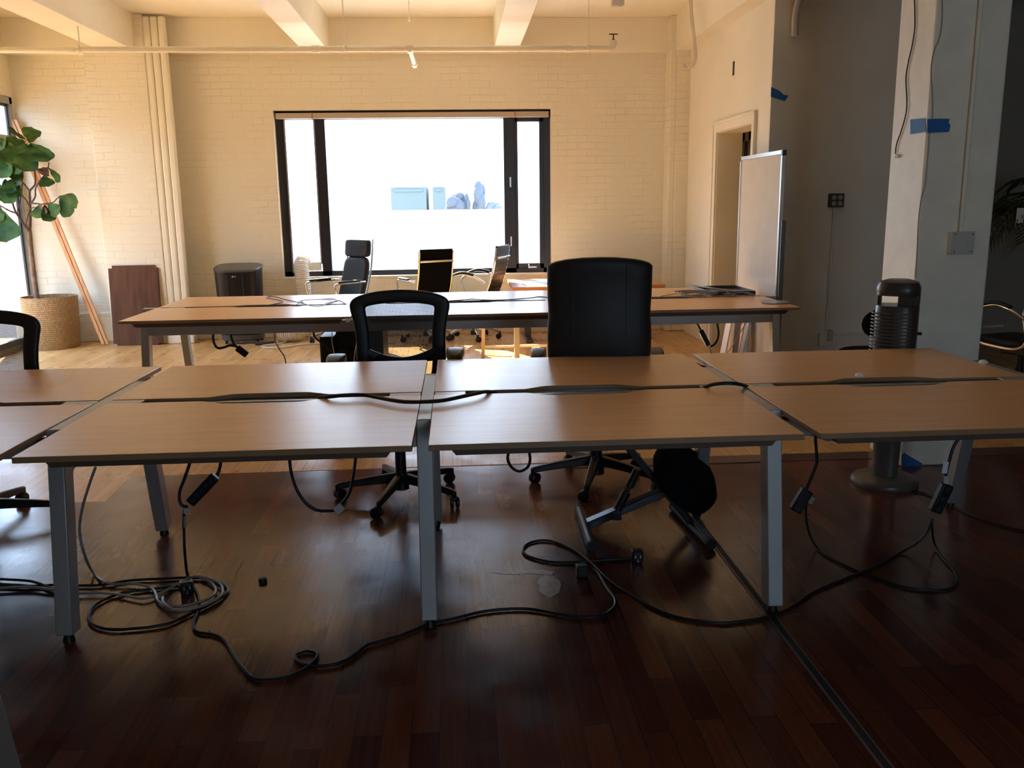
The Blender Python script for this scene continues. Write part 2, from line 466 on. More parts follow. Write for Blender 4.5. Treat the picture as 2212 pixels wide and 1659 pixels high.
def spline(pts, sub=8, closed=False):
    P = [Vector(p) for p in pts]; n = len(P); out = []
    rng = range(n if closed else n - 1)
    for i in rng:
        if closed: a, b, c, d = P[(i - 1) % n], P[i], P[(i + 1) % n], P[(i + 2) % n]
        else: a, b, c, d = P[max(0, i - 1)], P[i], P[i + 1], P[min(n - 1, i + 2)]
        for k in range(sub):
            t = k / sub
            out.append(0.5 * ((2 * b) + (c - a) * t + (2 * a - 5 * b + 4 * c - d) * t * t + (3 * b - a - 3 * c + d) * t ** 3))
    if not closed: out.append(P[-1])
    return out

def tag(o, label=None, cat=None, group=None, kind=None):
    if label: o['label'] = label
    if cat: o['category'] = cat
    if group: o['group'] = group
    if kind: o['kind'] = kind
    return o

def thing(name, label, cat, loc=(0, 0, 0), rz=0.0, group=None):
    o = bpy.data.objects.new(name, None); col.objects.link(o)
    o.location = loc; o.rotation_euler = (0, 0, rz); o.empty_display_size = 0.1
    return tag(o, label, cat, group)

def struct(o): return tag(o, kind='structure')

def rod(name, pts, r, m, label, cat, sub=8, group=None, parent=None, lift=None, seg=8):
    """a cable or pipe as one mesh"""
    if lift is not None: pts = [(p[0], p[1], max(p[2], 0) + lift) for p in pts]
    o = MB().tube(spline(pts, sub), r, seg).build(name, m, parent)
    if parent is None: tag(o, label, cat, group)
    return o

# ------------------------------------------------------------------ the room
BY = 10.17      # window wall
CZ = 3.46       # ceiling
LX = -4.73      # left wall
RX = 2.62       # right wall of the bright bay
GY = 7.41       # grey wall facing the camera

WX0, WX1, WZ0, WZ1 = -1.975, 1.095, 0.685, 2.515
f = MB().prism([(-9, -4), (9, -4), (9, 4.80), (-1.86, 4.84), (-1.84, 4.42), (-9, 4.36)], -0.12, 0.0).build('floor', M['cherry'], smooth=False); struct(f)
f = MB().prism([(-9, 4.36), (-1.84, 4.42), (-1.86, 4.84), (0.62, 4.86), (0.62, 4.87), (9, 4.87), (9, 10.6), (-9, 10.6)], -0.12, 0.0).build('floor', M['maple'], smooth=False); struct(f)
f = MB().box((0.62, 4.735, -0.02), (2.44, 4.875, 0.004)).build('trim_1', M['threshold'], bevel=0.002); struct(f)
f = MB().box((2.86, 4.735, -0.02), (9.0, 4.875, 0.004)).build('trim_2', M['threshold'], bevel=0.002); struct(f)
# slot channel in the dark floor
mb = MB().box((1.083, -3, -0.02), (1.089, 4.10, 0.0035)).box((1.112, -3, -0.02), (1.117, 4.10, 0.0035)).box((1.062, 3.98, -0.02), (1.138, 4.0, 0.0035))
struct(mb.build('trim_3', M['alu_dark']))
struct(MB().box((1.089, -3, -0.02), (1.112, 4.10, 0.0012)).build('trim_4', M['rubber']))

# window wall with opening
t = 0.30
mb = MB()
mb.box((LX - 0.2, BY, 0), (WX0, BY + t, CZ)).box((WX1, BY, 0), (RX + 0.2, BY + t, CZ))
mb.box((WX0, BY, 0), (WX1, BY + t, WZ0)).box((WX0, BY, WZ1), (WX1, BY + t, CZ))
struct(mb.build('wall_back', M['brick'], smooth=False))
# spandrel beam above, slightly proud
struct(MB().box((LX, BY - 0.09, 3.10), (2.42, BY + 0.01, CZ)).build('trim_5', M['plaster'], bevel=0.004))
# pilasters
struct(MB().box((-3.83, 9.88, 0), (-3.20, BY + 0.02, CZ)).build('trim_6', M['brick'], bevel=0.01))
struct(MB().box((2.39, 9.97, 0), (2.47, BY + 0.02, CZ)).box((2.462, 9.965, 0), (2.66, BY + 0.02, CZ)).build('trim_7', M['brick'], bevel=0.015))
# plinths
struct(MB().box((LX, BY - 0.03, 0), (-3.83, BY + 0.01, 0.33)).build('baseboard_left', M['brick'], bevel=0.012))
struct(MB().box((-3.2, BY - 0.02, 0), (2.39, BY + 0.01, 0.10)).build('baseboard_back', M['plaster'], bevel=0.006))

# left wall with tall glazed opening
LY0, LY1, LZ0, LZ1 = 7.45, 10.13, 0.06, 2.66
mb = MB()
mb.box((LX - 0.25, -4, 0), (LX, LY0, CZ)).box((LX - 0.25, LY1, 0), (LX, BY + 0.2, CZ)).box((LX - 0.25, LY0, LZ1), (LX, LY1, CZ)).box((LX - 0.25, LY0, 0), (LX, LY1, LZ0))
struct(mb.build('wall_left', M['brick_y'], smooth=False))
# right wall of the bright bay, with door opening
DY0, DY1, DZ = 7.80, 8.86, 2.14
mb = MB()
mb.box((RX, GY, 0), (RX + 0.12, DY0, CZ)).box((RX, DY1, 0), (RX + 0.12, BY + 0.3, CZ)).box((RX, DY0, DZ), (RX + 0.12, DY1, CZ))
struct(mb.build('wall_right', M['plaster'], smooth=False))
# grey wall facing the camera, and the dim area beyond
struct(MB().box((RX + 0.001, GY - 0.02, 0), (4.35, GY + 0.10, CZ)).build('wall_grey', M['plaster_cool'], smooth=False))
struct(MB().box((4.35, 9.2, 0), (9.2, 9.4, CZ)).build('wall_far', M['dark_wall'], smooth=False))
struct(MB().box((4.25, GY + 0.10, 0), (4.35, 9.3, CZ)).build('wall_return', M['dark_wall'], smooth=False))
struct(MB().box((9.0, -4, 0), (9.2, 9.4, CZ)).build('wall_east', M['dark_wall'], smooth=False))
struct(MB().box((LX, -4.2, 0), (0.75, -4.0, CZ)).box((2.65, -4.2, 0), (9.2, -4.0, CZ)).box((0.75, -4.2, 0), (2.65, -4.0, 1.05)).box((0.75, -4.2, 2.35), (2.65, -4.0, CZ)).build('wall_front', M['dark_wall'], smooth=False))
w3 = bpy.data.objects.new('fill_window', None); col.objects.link(w3); struct(w3)  # unseen window added behind the camera to supply dim cool fill light
MB().box((0.75, -4.14, 1.05), (0.82, -4.06, 2.35)).box((2.58, -4.14, 1.05), (2.65, -4.06, 2.35)).box((0.75, -4.14, 1.05), (2.65, -4.06, 1.12)).box((0.75, -4.14, 2.28), (2.65, -4.06, 2.35)).box((1.66, -4.14, 1.05), (1.73, -4.06, 2.35)).build('window_frame', M['win_frame'], w3)
MB().box((0.81, -4.11, 1.11), (2.59, -4.10, 2.29)).build('window_pane', M['glass'], w3)
# closed side of the room behind the door
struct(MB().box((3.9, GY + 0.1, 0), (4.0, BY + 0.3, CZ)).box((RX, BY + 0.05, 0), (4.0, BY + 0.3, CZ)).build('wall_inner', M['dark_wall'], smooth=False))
# ceiling and beams
struct(MB().box((LX - 0.2, -4, CZ), (9.2, BY + 0.3, CZ + 0.2)).build('ceiling', M['ceiling'], smooth=False))
for i, (a, b) in enumerate(((-3.66, -3.30), (-1.575, -1.31), (0.46, 0.725), (2.45, 2.80), (4.55, 4.82), (6.6, 6.87))):
    y1 = BY - 0.08 if b < 3 else 9.25
    if i == 3: y1 = 9.98
    struct(MB().box((a, -4, 3.10), (b, y1, CZ + 0.01)).build('trim_%d' % (10 + i), M['ceiling'], bevel=0.006))

# column
struct(MB().box((2.455, 4.57, 0), (2.855, 4.95, CZ)).build('trim_20', M['column'], bevel=0.012))

# door in the right wall: casing, jamb, dark glazed leaf
mb = MB()
c0 = RX - 0.018
mb.box((c0, DY0 - 0.075, 0), (RX + 0.01, DY0, DZ + 0.08)).box((c0, DY1, 0), (RX + 0.01, DY1 + 0.08, DZ + 0.08)).box((c0, DY0, DZ), (RX + 0.01, DY1, DZ + 0.08))
mb.box((c0 - 0.012, DY0 - 0.095, 0), (RX, DY0 - 0.07, DZ + 0.10)).box((c0 - 0.012, DY1 + 0.075, 0), (RX, DY1 + 0.10, DZ + 0.10)).box((c0 - 0.012, DY0 - 0.09, DZ + 0.075), (RX, DY1 + 0.10, DZ + 0.10))
mb.box((RX, DY1 - 0.006, 0), (RX + 0.27, DY1 + 0.03, DZ)).box((RX, DY0 - 0.03, 0), (RX + 0.27, DY0 + 0.006, DZ)).box((RX, DY0, DZ - 0.006), (RX + 0.27, DY1, DZ + 0.03))
struct(mb.build('trim_8', M['plaster'], bevel=0.003))
door = bpy.data.objects.new('door_1', None); col.objects.link(door); struct(door)
mb = MB().box((RX + 0.25, DY1 - 0.07, 0.0), (RX + 0.30, DY1, DZ)).box((RX + 0.25, DY0, 0.0), (RX + 0.30, DY0 + 0.08, DZ)).box((RX + 0.25, DY0, DZ - 0.09), (RX + 0.30, DY1, DZ)).box((RX + 0.25, DY0, 0), (RX + 0.30, DY1, 0.12)).box((RX + 0.25, DY1 - 0.26, 0), (RX + 0.30, DY1 - 0.19, DZ))
mb.build('door_frame', M['win_frame'], door, bevel=0.003)
MB().box((RX + 0.27, DY0 + 0.07, 0.1), (RX + 0.28, DY1 - 0.06, DZ - 0.08)).build('door_panel', mat('dark_door_panel', (0.03, 0.026, 0.022), 0.25), door)

# ------------------------------------------------------------------ big window
def frame_bars(mb, rects, y0, y1):
    for a, b, c, d in rects: mb.box((a, y0, b), (c, y1, d))
win = bpy.data.objects.new('window_1', None); col.objects.link(win); struct(win)
y0, y1 = BY + 0.10, BY + 0.20
mb = MB()
frame_bars(mb, [(WX0, WZ0, WX0 + 0.09, WZ1), (WX1 - 0.085, WZ0, WX1, WZ1), (WX0, WZ0, WX1, WZ0 + 0.062), (WX0, WZ1 - 0.09, WX1, WZ1)], y0, y1)
frame_bars(mb, [(-1.545, WZ0, -1.435, WZ1), (0.565, WZ0, 0.70, WZ1)], y0, y1)
mb.build('window_frame', M['win_frame'], win, bevel=0.004)
# right casement sash and left jamb detail
mb = MB()
frame_bars(mb, [(0.69, WZ0 + 0.05, 0.725, WZ1 - 0.09), (0.97, WZ0 + 0.05, 1.02, WZ1 - 0.09), (0.69, WZ0 + 0.05, 1.02, WZ0 + 0.11), (0.69, WZ1 - 0.13, 1.02, WZ1 - 0.08)], y0 - 0.012, y1 - 0.02)
mb.build('window_sash', M['win_frame'], win, bevel=0.004)
mb = MB()
frame_bars(mb, [(-1.885, WZ0 + 0.05, -1.868, WZ1 - 0.09), (-1.56, WZ0 + 0.14, -1.548, WZ1 - 0.09)], y0 - 0.012, y1)
mb.build('screen_track', M['alu_bright'], win)
MB().box((-1.435, y1 - 0.03, WZ0 + 0.06), (0.565, y1 - 0.022, WZ1 - 0.085)).build('window_pane', M['glass'], win)
MB().box((0.72, y1 - 0.05, WZ0 + 0.10), (0.975, y1 - 0.042, WZ1 - 0.12)).build('window_pane', M['glass'], win)
# left casement swung open outward, hinged at the left jamb
sash = MB()
ang = R(62)
def sashp(u, z, t=0.0):   # u along the sash from the hinge
    return (-1.47 - math.cos(ang) * u * 0.35 - t, y1 + 0.02 + math.sin(ang) * u, z)
for (u0, za, u1, zb) in ((0.30, WZ0 + 0.1, 0.345, 2.35), (0.0, WZ0 + 0.1, 0.04, 2.35), (0, WZ0 + 0.1, 0.345, WZ0 + 0.14), (0, 2.31, 0.345, 2.35)):
    a = [sashp(u0, za), sashp(u1, za), sashp(u1, zb), sashp(u0, zb)]
    b = [sashp(u0, za, 0.02), sashp(u1, za, 0.02), sashp(u1, zb, 0.02), sashp(u0, zb, 0.02)]
    sash.add(a + b, [(0, 1, 2, 3), (7, 6, 5, 4), (0, 4, 5, 1), (1, 5, 6, 2), (2, 6, 7, 3), (3, 7, 4, 0)])
sash.build('open_sash', M['alu_bright'], win)
MB().box((-1.86, y0 - 0.02, WZ0 + 0.065), (-1.555, y0 + 0.0, WZ0 + 0.165)).build('vent_panel', M['clear'], win, bevel=0.003)
for z in (1.05, 1.72):
    MB().box((0.628, y0 - 0.022, z - 0.055), (0.646, y0, z + 0.055)).box((0.632, y0 - 0.035, z - 0.05), (0.642, y0 - 0.02, z + 0.0)).build('window_latch', M['alu_bright'], win, bevel=0.002)
MB().box((0.83, y0 - 0.03, WZ0 + 0.055), (0.93, y0 - 0.008, WZ0 + 0.075)).box((0.83, y0 - 0.05, WZ0 + 0.055), (0.845, y0 - 0.01, WZ0 + 0.1)).build('crank_handle', M['alu_bright'], win, bevel=0.002)
# sill boards and white reveal
struct(MB().box((WX0, BY - 0.005, WZ0 - 0.02), (WX1, BY + 0.101, WZ0 + 0.003)).build('window_sill', M['plaster'], bevel=0.004))
# blind cassette
b = thing('roller_blind', 'rolled up beige blind in a cassette along the top of the big window', 'blind')
MB().box((WX0 + 0.02, BY + 0.02, WZ1 - 0.085), (WX1 - 0.02, BY + 0.095, WZ1 - 0.025)).build('blind_cassette', M['blind'], b, bevel=0.006)
for xa in (-1.56, 0.69):
    MB().box((xa, BY + 0.012, WZ1 - 0.09), (xa + 0.01, BY + 0.03, WZ1 - 0.02)).build('cassette_clip', M['edge'], b)

# ------------------------------------------------------------------ left glazed door
lw = bpy.data.objects.new('window_2', None); col.objects.link(lw); struct(lw)
mb = MB()
xa, xb = LX - 0.05, LX + 0.008
for ya, za, yb, zb in ((LY1 - 0.06, LZ0, LY1, LZ1), (LY0, LZ0, LY0 + 0.07, LZ1), (LY0, LZ1 - 0.07, LY1, LZ1), (LY0, LZ0, LY1, LZ0 + 0.06), (LY0, 2.20, LY1, 2.26), (8.70, LZ0, 8.77, LZ1)):
    mb.box((xa, ya, za), (xb, yb, zb))
mb.build('window_frame', M['alu'], lw, bevel=0.004)
mb = MB()
for ya, za, yb, zb in ((LY1 - 0.105, LZ0 + 0.05, LY1 - 0.07, LZ1 - 0.06), (LY0 + 0.07, LZ0 + 0.05, LY0 + 0.10, LZ1 - 0.06), (LY0 + 0.07, LZ1 - 0.10, LY1 - 0.07, LZ1 - 0.07)):
    mb.box((xa + 0.02, ya, za), (xb - 0.02, yb, zb))
mb.build('glazing_gasket', M['win_frame'], lw)
MB().box((LX - 0.03, LY0 + 0.08, LZ0 + 0.05), (LX - 0.022, LY1 - 0.08, LZ1 - 0.08)).build('window_pane', M['glass'], lw)

# ------------------------------------------------------------------ outside
struct(MB().box((-60, 10.6, -4.2), (60, 140, -4.0)).build('ground', M['ground'], smooth=False))
struct(MB().box((-9.8, 2.0, -4.0), (-9.4, 22.0, 3.1)).build('wall_light_block', mat('light_block_brown', (0.30, 0.27, 0.24), 0.9), smooth=False))  # unseen wall, added to cut low sky light at the left opening
struct(MB().box((-14, 3, -0.3), (LX - 0.25, 10.6, -0.05)).build('ground', M['ground'], smooth=False))
struct(MB().box((-30, 34, -4.2), (30, 34.4, 1.30)).build('wall_parapet', M['ext_wall'], smooth=False))
rnd = random.Random(4)
def bld(x0, x1, z1, Y, lab, m=None):
    o = MB().box((x0, Y, -4), (x1, Y + 8, z1)).box((x0 + 0.3, Y - 0.1, z1 - 0.4), (x1 - 0.3, Y, z1 - 0.2)).build('building', m or M['far_build'], smooth=False)
    tag(o, lab, 'building')
bld(-5.7, -2.55, 3.1, 80, 'wide hazy blue building far beyond the window')
bld(-2.0, -0.85, 3.1, 80, 'narrow hazy blue building far beyond the window, right of the wide one')
for i, (x, h, w, lab) in enumerate(((0.05, 2.3, 0.75, 'rounded low hazy tree far beyond the window, left of the tall tree'), (1.9, 3.1, 0.55, 'tallest hazy tree far beyond the window'), (0.95, 2.2, 0.30, 'slim hazy tree beside the tallest tree far outside'), (3.2, 1.6, 0.6, 'low hazy shrub at right of the far trees'))):
    tr = thing('tree', lab, 'tree', (x, 74, -4), group='hazy trees far beyond the window')
    mb = MB()
    for k in range(9):
        mb.ell((rnd.uniform(-w, w) * 0.6, rnd.uniform(-w, w), 4 + h * (0.35 + 0.6 * k / 9)), (w * 0.7, w * 0.7, h * 0.22), seg=10, rings=6)
    mb.build('crown', M['far_tree'], tr)
    MB().cyl((0, 0, 0), (0, 0, 4 + h * 0.5), 0.14, 0.08, 8).build('trunk', M['far_tree'], tr)

# ------------------------------------------------------------------ bench desks
def top_outline(x0, x1, ye, yi, sgn, cx, scoop=True):
    """ye outer edge, yi inner edge; sgn +1 when the inner edge is at larger y"""
    pts = [(x0, ye), (x1, ye), (x1, yi)]
    if scoop:
        d = 0.055 * sgn
        pts += [(cx + 0.235, yi), (cx + 0.205, yi - d * 0.35), (cx + 0.15, yi - d * 0.92), (cx + 0.12, yi - d), (cx - 0.12, yi - d), (cx - 0.15, yi - d * 0.92), (cx - 0.205, yi - d * 0.35), (cx - 0.235, yi)]
    pts += [(x0, yi)]
    return pts

def bench(label, seams, yf, yb, gap=0.025, bz=(0.592, 0.668), ends=(True, True), x_over=0.0, loc=(0, 0, 0), front_gap=0.05):
    t = thing('bench_desk', label, 'desk', loc)
    ym = (yf + yb) / 2; zt = 0.742; zb = 0.722
    n = len(seams) - 1
    for i in range(n):
        x0 = seams[i] + gap; x1 = seams[i + 1] - gap
        if i == 0 and x_over: x0 -= x_over
        if i == n - 1 and x_over: x1 += x_over
        cx = (seams[i] + seams[i + 1]) / 2
        for ye, yi, sgn in ((yf, ym - 0.033, 1), (yb, ym + 0.033, -1)):
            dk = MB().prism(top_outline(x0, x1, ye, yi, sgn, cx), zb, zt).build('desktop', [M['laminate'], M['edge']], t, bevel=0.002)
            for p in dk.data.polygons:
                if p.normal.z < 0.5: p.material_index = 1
            # apron rail tucked under the outer edge
            ya = ye + sgn * 0.055
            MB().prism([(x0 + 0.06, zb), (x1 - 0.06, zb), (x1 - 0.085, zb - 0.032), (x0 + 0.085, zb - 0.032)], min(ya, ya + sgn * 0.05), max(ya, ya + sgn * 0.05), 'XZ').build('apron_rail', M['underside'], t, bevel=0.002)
            # long beam
            yc = ye + sgn * 0.375
            mb = MB().box((seams[i] + 0.028, yc - 0.03, bz[0]), (seams[i + 1] - 0.028, yc + 0.03, bz[1]))
            mb.build('beam', M['alu'], t, bevel=0.003)
        # cable tray with its two bright lips
        mb = MB().box((seams[i] + 0.03, ym - 0.10, 0.655), (seams[i + 1] - 0.03, ym + 0.10, 0.662)).box((seams[i] + 0.03, ym - 0.10, 0.66), (seams[i + 1] - 0.03, ym - 0.094, 0.70)).box((seams[i] + 0.03, ym + 0.094, 0.66), (seams[i + 1] - 0.03, ym + 0.10, 0.70))
        mb.build('cable_tray', M['alu_dark'], t)
        MB().box((seams[i] + 0.03, ym - 0.040, 0.700), (seams[i + 1] - 0.03, ym - 0.026, 0.7365)).build('tray_lip', M['alu'], t)
        MB().box((seams[i] + 0.03, ym + 0.012, 0.690), (seams[i + 1] - 0.03, ym + 0.030, 0.728)).build('tray_lip', M['alu_dark'], t)
    for i, x in enumerate(seams):
        if (i == 0 and not ends[0]) or (i == n and not ends[1]): continue
        xx = x
        inward = 0
        if i == 0 and x_over: xx = x + gap
        if i == n and x_over: xx = x - gap
        w = 0.056
        yA, yB = yf + 0.345, yb - 0.345   # crossbar ends
        fA, fB = yf + 0.235, yb - 0.205   # feet
        MB().box((xx - w / 2 + 0.003, yA, 0.685), (xx + w / 2 - 0.003, yB, 0.7385)).build('crossbar', M['alu'], t, bevel=0.003)
        for yy, fy, sg in ((yA, fA, 1), (yB, fB, -1)):
            lg = MB().bar((xx, yy + sg * 0.036, 0.735), (xx, fy + sg * 0.036, 0.03), w, 0.072, up=(0, -1, 0)).build('leg', M['alu'], t, bevel=0.004)
            MB().cyl((xx, fy + sg * 0.036, 0.0), (xx, fy + sg * 0.036, 0.034), 0.021, 0.014, 14).build('foot_glide', M['black'], lg)
        # lower brace with slot line and rounded gusset
        mb = MB().box((xx - 0.014, yA - 0.01, 0.575), (xx + 0.014, yB + 0.01, 0.650))
        for sg, y in ((1, yA), (-1, yB)):
            pts = [(y - sg * 0.0, 0.70), (y + sg * 0.10, 0.65), (y + sg * 0.10, 0.575), (y + sg * 0.04, 0.545), (y + sg * 0.005, 0.50)]
            if sg < 0: pts = pts[::-1]
            mb.prism(pts, xx - 0.012, xx + 0.012, 'YZ')
        br = mb.build('brace', M['alu'], t, bevel=0.003)
        MB().box((xx - 0.016, yA + 0.10, 0.606), (xx + 0.016, yB - 0.10, 0.612)).build('slot', M['rubber'], br)
        # cover plate over the tray on each side of the crossbar
        MB().box((xx - 0.15, ym - 0.032, 0.7), (xx - w / 2, ym + 0.030, 0.7405)).box((xx + w / 2, ym - 0.032, 0.7), (xx + 0.15, ym + 0.030, 0.7405)).build('cover_plate', M['alu'], t, bevel=0.002)
    return t

bench('long wood-topped bench of eight desktops on grey legs, nearest the camera', [-2.63, -1.382, -0.128, 1.118, 2.372], 2.632, 4.165, bz=(0.640, 0.700))
bench('long wood-topped bench standing behind the chairs, nearer the window', [-2.235, -0.70, 0.825, 2.36], 5.94, 7.50, x_over=0.05)
# near bench whose leg shows at the bottom left corner
nb = bench('bench cut off at the bottom left corner, only a grey leg showing', [-2.35, -1.072], 0.8, 2.13, gap=0.20)

# ------------------------------------------------------------------ chairs
def star_base(t, r, a0, m_leg, m_wheel, hub=0.032, hub_z=0.105, tip_z=0.072, leg_w=0.045, col_top=0.42, m_col=None, arch=0.0):
    MB().cyl((0, 0, 0.045), (0, 0, hub_z + 0.03), hub * 1.25, hub * 1.1, 24).cyl((0, 0, hub_z), (0, 0, hub_z + 0.16), hub * 0.9, hub * 0.85, 24).cyl((0, 0, hub_z + 0.1), (0, 0, col_top), 0.016, 0.016, 16).build('gas_column', m_col or m_leg, t)
    for k in range(5):
        a = R(a0 + 72 * k)
        d = Vector((math.cos(a), math.sin(a), 0)); s = Vector((-math.sin(a), math.cos(a), 0))
        n = 9; vs = []
        for i in range(n):
            q = i / (n - 1)
            w = leg_w * (1 - 0.42 * q); h = 0.052 * (1 - 0.45 * q)
            zc = hub_z + (tip_z - hub_z) * (q ** 1.3) + arch * math.sin(math.pi * q)
            c = d * (hub * 0.7 + (r - hub * 0.7) * q)
            for sx, sz in ((-1, -1), (1, -1), (0.8, 1), (-0.8, 1)):
                vs.append(c + s * sx * w / 2 + Vector((0, 0, zc + sz * h / 2)))
        fs = [(3, 2, 1, 0), tuple((n - 1) * 4 + j for j in range(4))]
        for i in range(n - 1):
            for j in range(4): fs.append((i * 4 + j, i * 4 + (j + 1) % 4, (i + 1) * 4 + (j + 1) % 4, (i + 1) * 4 + j))
        lg = MB().add(vs, fs).build('base_leg', m_leg, t, bevel=0.006)
        # twin wheel caster
        rr = 0.029
        b = Vector((d.x * (r - 0.004), d.y * (r - 0.004), 0))
        ang = a + R(35 + 47 * k)
        ax = Vector((math.cos(ang), math.sin(ang), 0)); bk = Vector((-ax.y, ax.x, 0)) * 0.014
        mb = MB()
        for sg in (-1, 1):
            c = b + bk + Vector((0, 0, rr))
            prof = [(0.0001, 0), (rr * 0.8, 0.001), (rr, 0.005), (rr, 0.014), (rr * 0.85, 0.018), (0.0001, 0.019)]
            rot = Vector((0, 0, 1)).rotation_difference(ax * sg).to_matrix()
            m2 = MB().lathe(prof, (0, 0, 0.004), 20)
            for v in m2.bm.verts: v.co = c + rot @ v.co
            me = bpy.data.meshes.new('tmp'); m2.bm.to_mesh(me); m2.bm.free(); mb.bm.from_mesh(me); bpy.data.meshes.remove(me)
        mb.cyl(b + Vector((0, 0, 0.03)), b + Vector((0, 0, tip_z + 0.01)), 0.012, 0.012, 12)
        mb.ell(b + bk * 0.6 + Vector((0, 0, rr + 0.018)), (0.02, 0.02, 0.016))
        mb.build('caster', m_wheel, lg)

def ribbon(mb, pts, widths, depth, closed, nrm=(0, 1, 0)):
    """flat bar of given widths swept along pts, in the plane across nrm"""
    P = [Vector(p) for p in pts]; n = len(P); vs = []
    for i in range(n):
        a = P[(i - 1) % n] if (closed or i > 0) else P[0]
        b = P[(i + 1) % n] if (closed or i < n - 1) else P[-1]
        tn = (b - a).normalized(); nn = Vector(nrm)
        s = tn.cross(nn).normalized(); nn = s.cross(tn).normalized()
        w = widths[i] / 2; d = depth / 2
        for sx, sy in ((-1, -0.6), (-0.8, -1), (0.8, -1), (1, -0.6), (1, 0.6), (0.8, 1), (-0.8, 1), (-1, 0.6)):
            vs.append(P[i] + s * sx * w + nn * sy * d)
    fs = []
    for i in range(n if closed else n - 1):
        j = (i + 1) % n
        for k in range(8): fs.append((i * 8 + k, i * 8 + (k + 1) % 8, j * 8 + (k + 1) % 8, j * 8 + k))
    if not closed: fs += [tuple(range(7, -1, -1)), tuple((n - 1) * 8 + k for k in range(8))]
    mb.add(vs, fs)

def mesh_chair(label, loc, rz, a0, ztop=1.035, arm_z=0.752):
    t = thing('task_chair', label, 'chair', loc, rz, 'mesh backed task chairs')
    yb = 0.25; z0 = ztop
    def P(x, z):   # z relative to the top, slight wrap and lean
        return Vector((x, yb - 0.10 * x * x + 0.13 * (z + 0.1) * -0.35 + 0.02 * math.cos(z * 6), z0 + z))
    outer = [(0, 0), (0.09, -0.004), (0.165, -0.016), (0.228, -0.036), (0.256, -0.062), (0.258, -0.098), (0.246, -0.14), (0.234, -0.20), (0.229, -0.27), (0.231, -0.33), (0.233, -0.40), (0.222, -0.47), (0.19, -0.54), (0.12, -0.585), (0, -0.60)]
    inner = [(0, -0.060), (0.085, -0.064), (0.15, -0.072), (0.186, -0.080), (0.190, -0.088), (0.190, -0.102), (0.184, -0.14), (0.176, -0.20), (0.172, -0.27), (0.173, -0.33), (0.172, -0.40), (0.16, -0.46), (0.13, -0.515), (0.08, -0.545), (0, -0.555)]
    outer += [(-x, z) for x, z in outer[-2:0:-1]]; inner += [(-x, z) for x, z in inner[-2:0:-1]]
    n = len(outer); vs = []; D = 0.016
    for (ax, az), (bx, bz) in zip(outer, inner):
        a = P(ax * 1.02, az + 0.004); b = P(bx * 0.945, bz * 1.0 - (0.004 if bz > -0.2 else 0)); dd = Vector((0, D, 0))
        ia = a + (b - a) * 0.12; ib = b + (a - b) * 0.12
        vs += [a - dd * 0.3, ia - dd, ib - dd, b - dd * 0.3, b + dd * 0.3, ib + dd, ia + dd, a + dd * 0.3]
    fs = []
    for i in range(n):
        j = (i + 1) % n
        for k in range(8): fs.append((i * 8 + k, i * 8 + (k + 1) % 8, j * 8 + (k + 1) % 8, j * 8 + k))
    fr = MB().add(vs, fs).build('backrest_frame', M['black'], t)
    md = fr.modifiers.new('round', 'SUBSURF'); md.levels = 1; md.render_levels = 2
    # lumbar bar, bowed downward, with webs to the frame
    mb = MB()
    pts = [P(x, -0.335 - 0.032 * math.cos(x / 0.19 * math.pi / 2)) for x in [-0.19 + 0.38 * i / 14 for i in range(15)]]
    wd = [0.075 - 0.048 * math.sin(math.pi * i / 14) for i in range(15)]
    ribbon(mb, pts, wd, 0.022, False)
    mb.build('lumbar_bar', M['black'], t)
    # mesh panel
    vs = []; nx, nz = 16, 20
    for j in range(nz + 1):
        z = -0.05 - 0.515 * j / nz
        hw = 0.195 if z > -0.44 else 0.195 - (-0.44 - z) * 0.9
        for i in range(nx + 1):
            vs.append(P(-hw + 2 * hw * i / nx, z) + Vector((0, -0.004, 0)))
    fs = [(j * (nx + 1) + i, j * (nx + 1) + i + 1, (j + 1) * (nx + 1) + i + 1, (j + 1) * (nx + 1) + i) for j in range(nz) for i in range(nx)]
    MB().add(vs, fs).build('back_mesh', M['mesh'], t)
    # spine behind the back, seat, arms
    mb = MB(); mb.tube(spline([(0, 0.12, 0.40), (0, 0.30, 0.42), (0, 0.325, 0.50), (0, 0.30, 0.56)], 6), 0.022, 10)
    mb.build('back_spine', M['black'], t)
    ol = []
    for k in range(36):
        a = 2 * math.pi * k / 36
        ol.append((0.245 * math.copysign(abs(math.cos(a)) ** 0.55, math.cos(a)), -0.02 + 0.235 * math.copysign(abs(math.sin(a)) ** 0.55, math.sin(a))))
    MB().pillow(ol, lambda a, b, d: (a, b, 0.462 + d - (0.10 * max(0, -b - 0.12))), 0.035).build('seat', M['fabric'], t)
    MB().box((-0.10, -0.10, 0.385), (0.10, 0.13, 0.425)).build('seat_mechanism', M['black'], t, bevel=0.01)
    for sg in (-1, 1):
        x = sg * 0.295
        arm = MB()
        arm.tube(spline([(sg * 0.16, 0.03, 0.432), (sg * 0.27, 0.03, 0.437), (x, 0.03, 0.49), (x, 0.02, arm_z - 0.018)], 6), 0.018, 10)
        am = arm.build('arm_post', M['black'], t)
        ol = [(x + 0.045 * math.copysign(abs(math.cos(2 * math.pi * k / 24)) ** 0.7, math.cos(2 * math.pi * k / 24)), -0.02 + 0.125 * math.sin(2 * math.pi * k / 24)) for k in range(24)]
        MB().pillow(ol, lambda a, b, d: (a, b, arm_z - (0.022 if sg < 0 else 0.0) + d - 1.4 * (b + 0.02) ** 2), 0.022).build('armrest', M['black'], t)
    star_base(t, 0.33, a0, M['black'], M['black'])
    return t

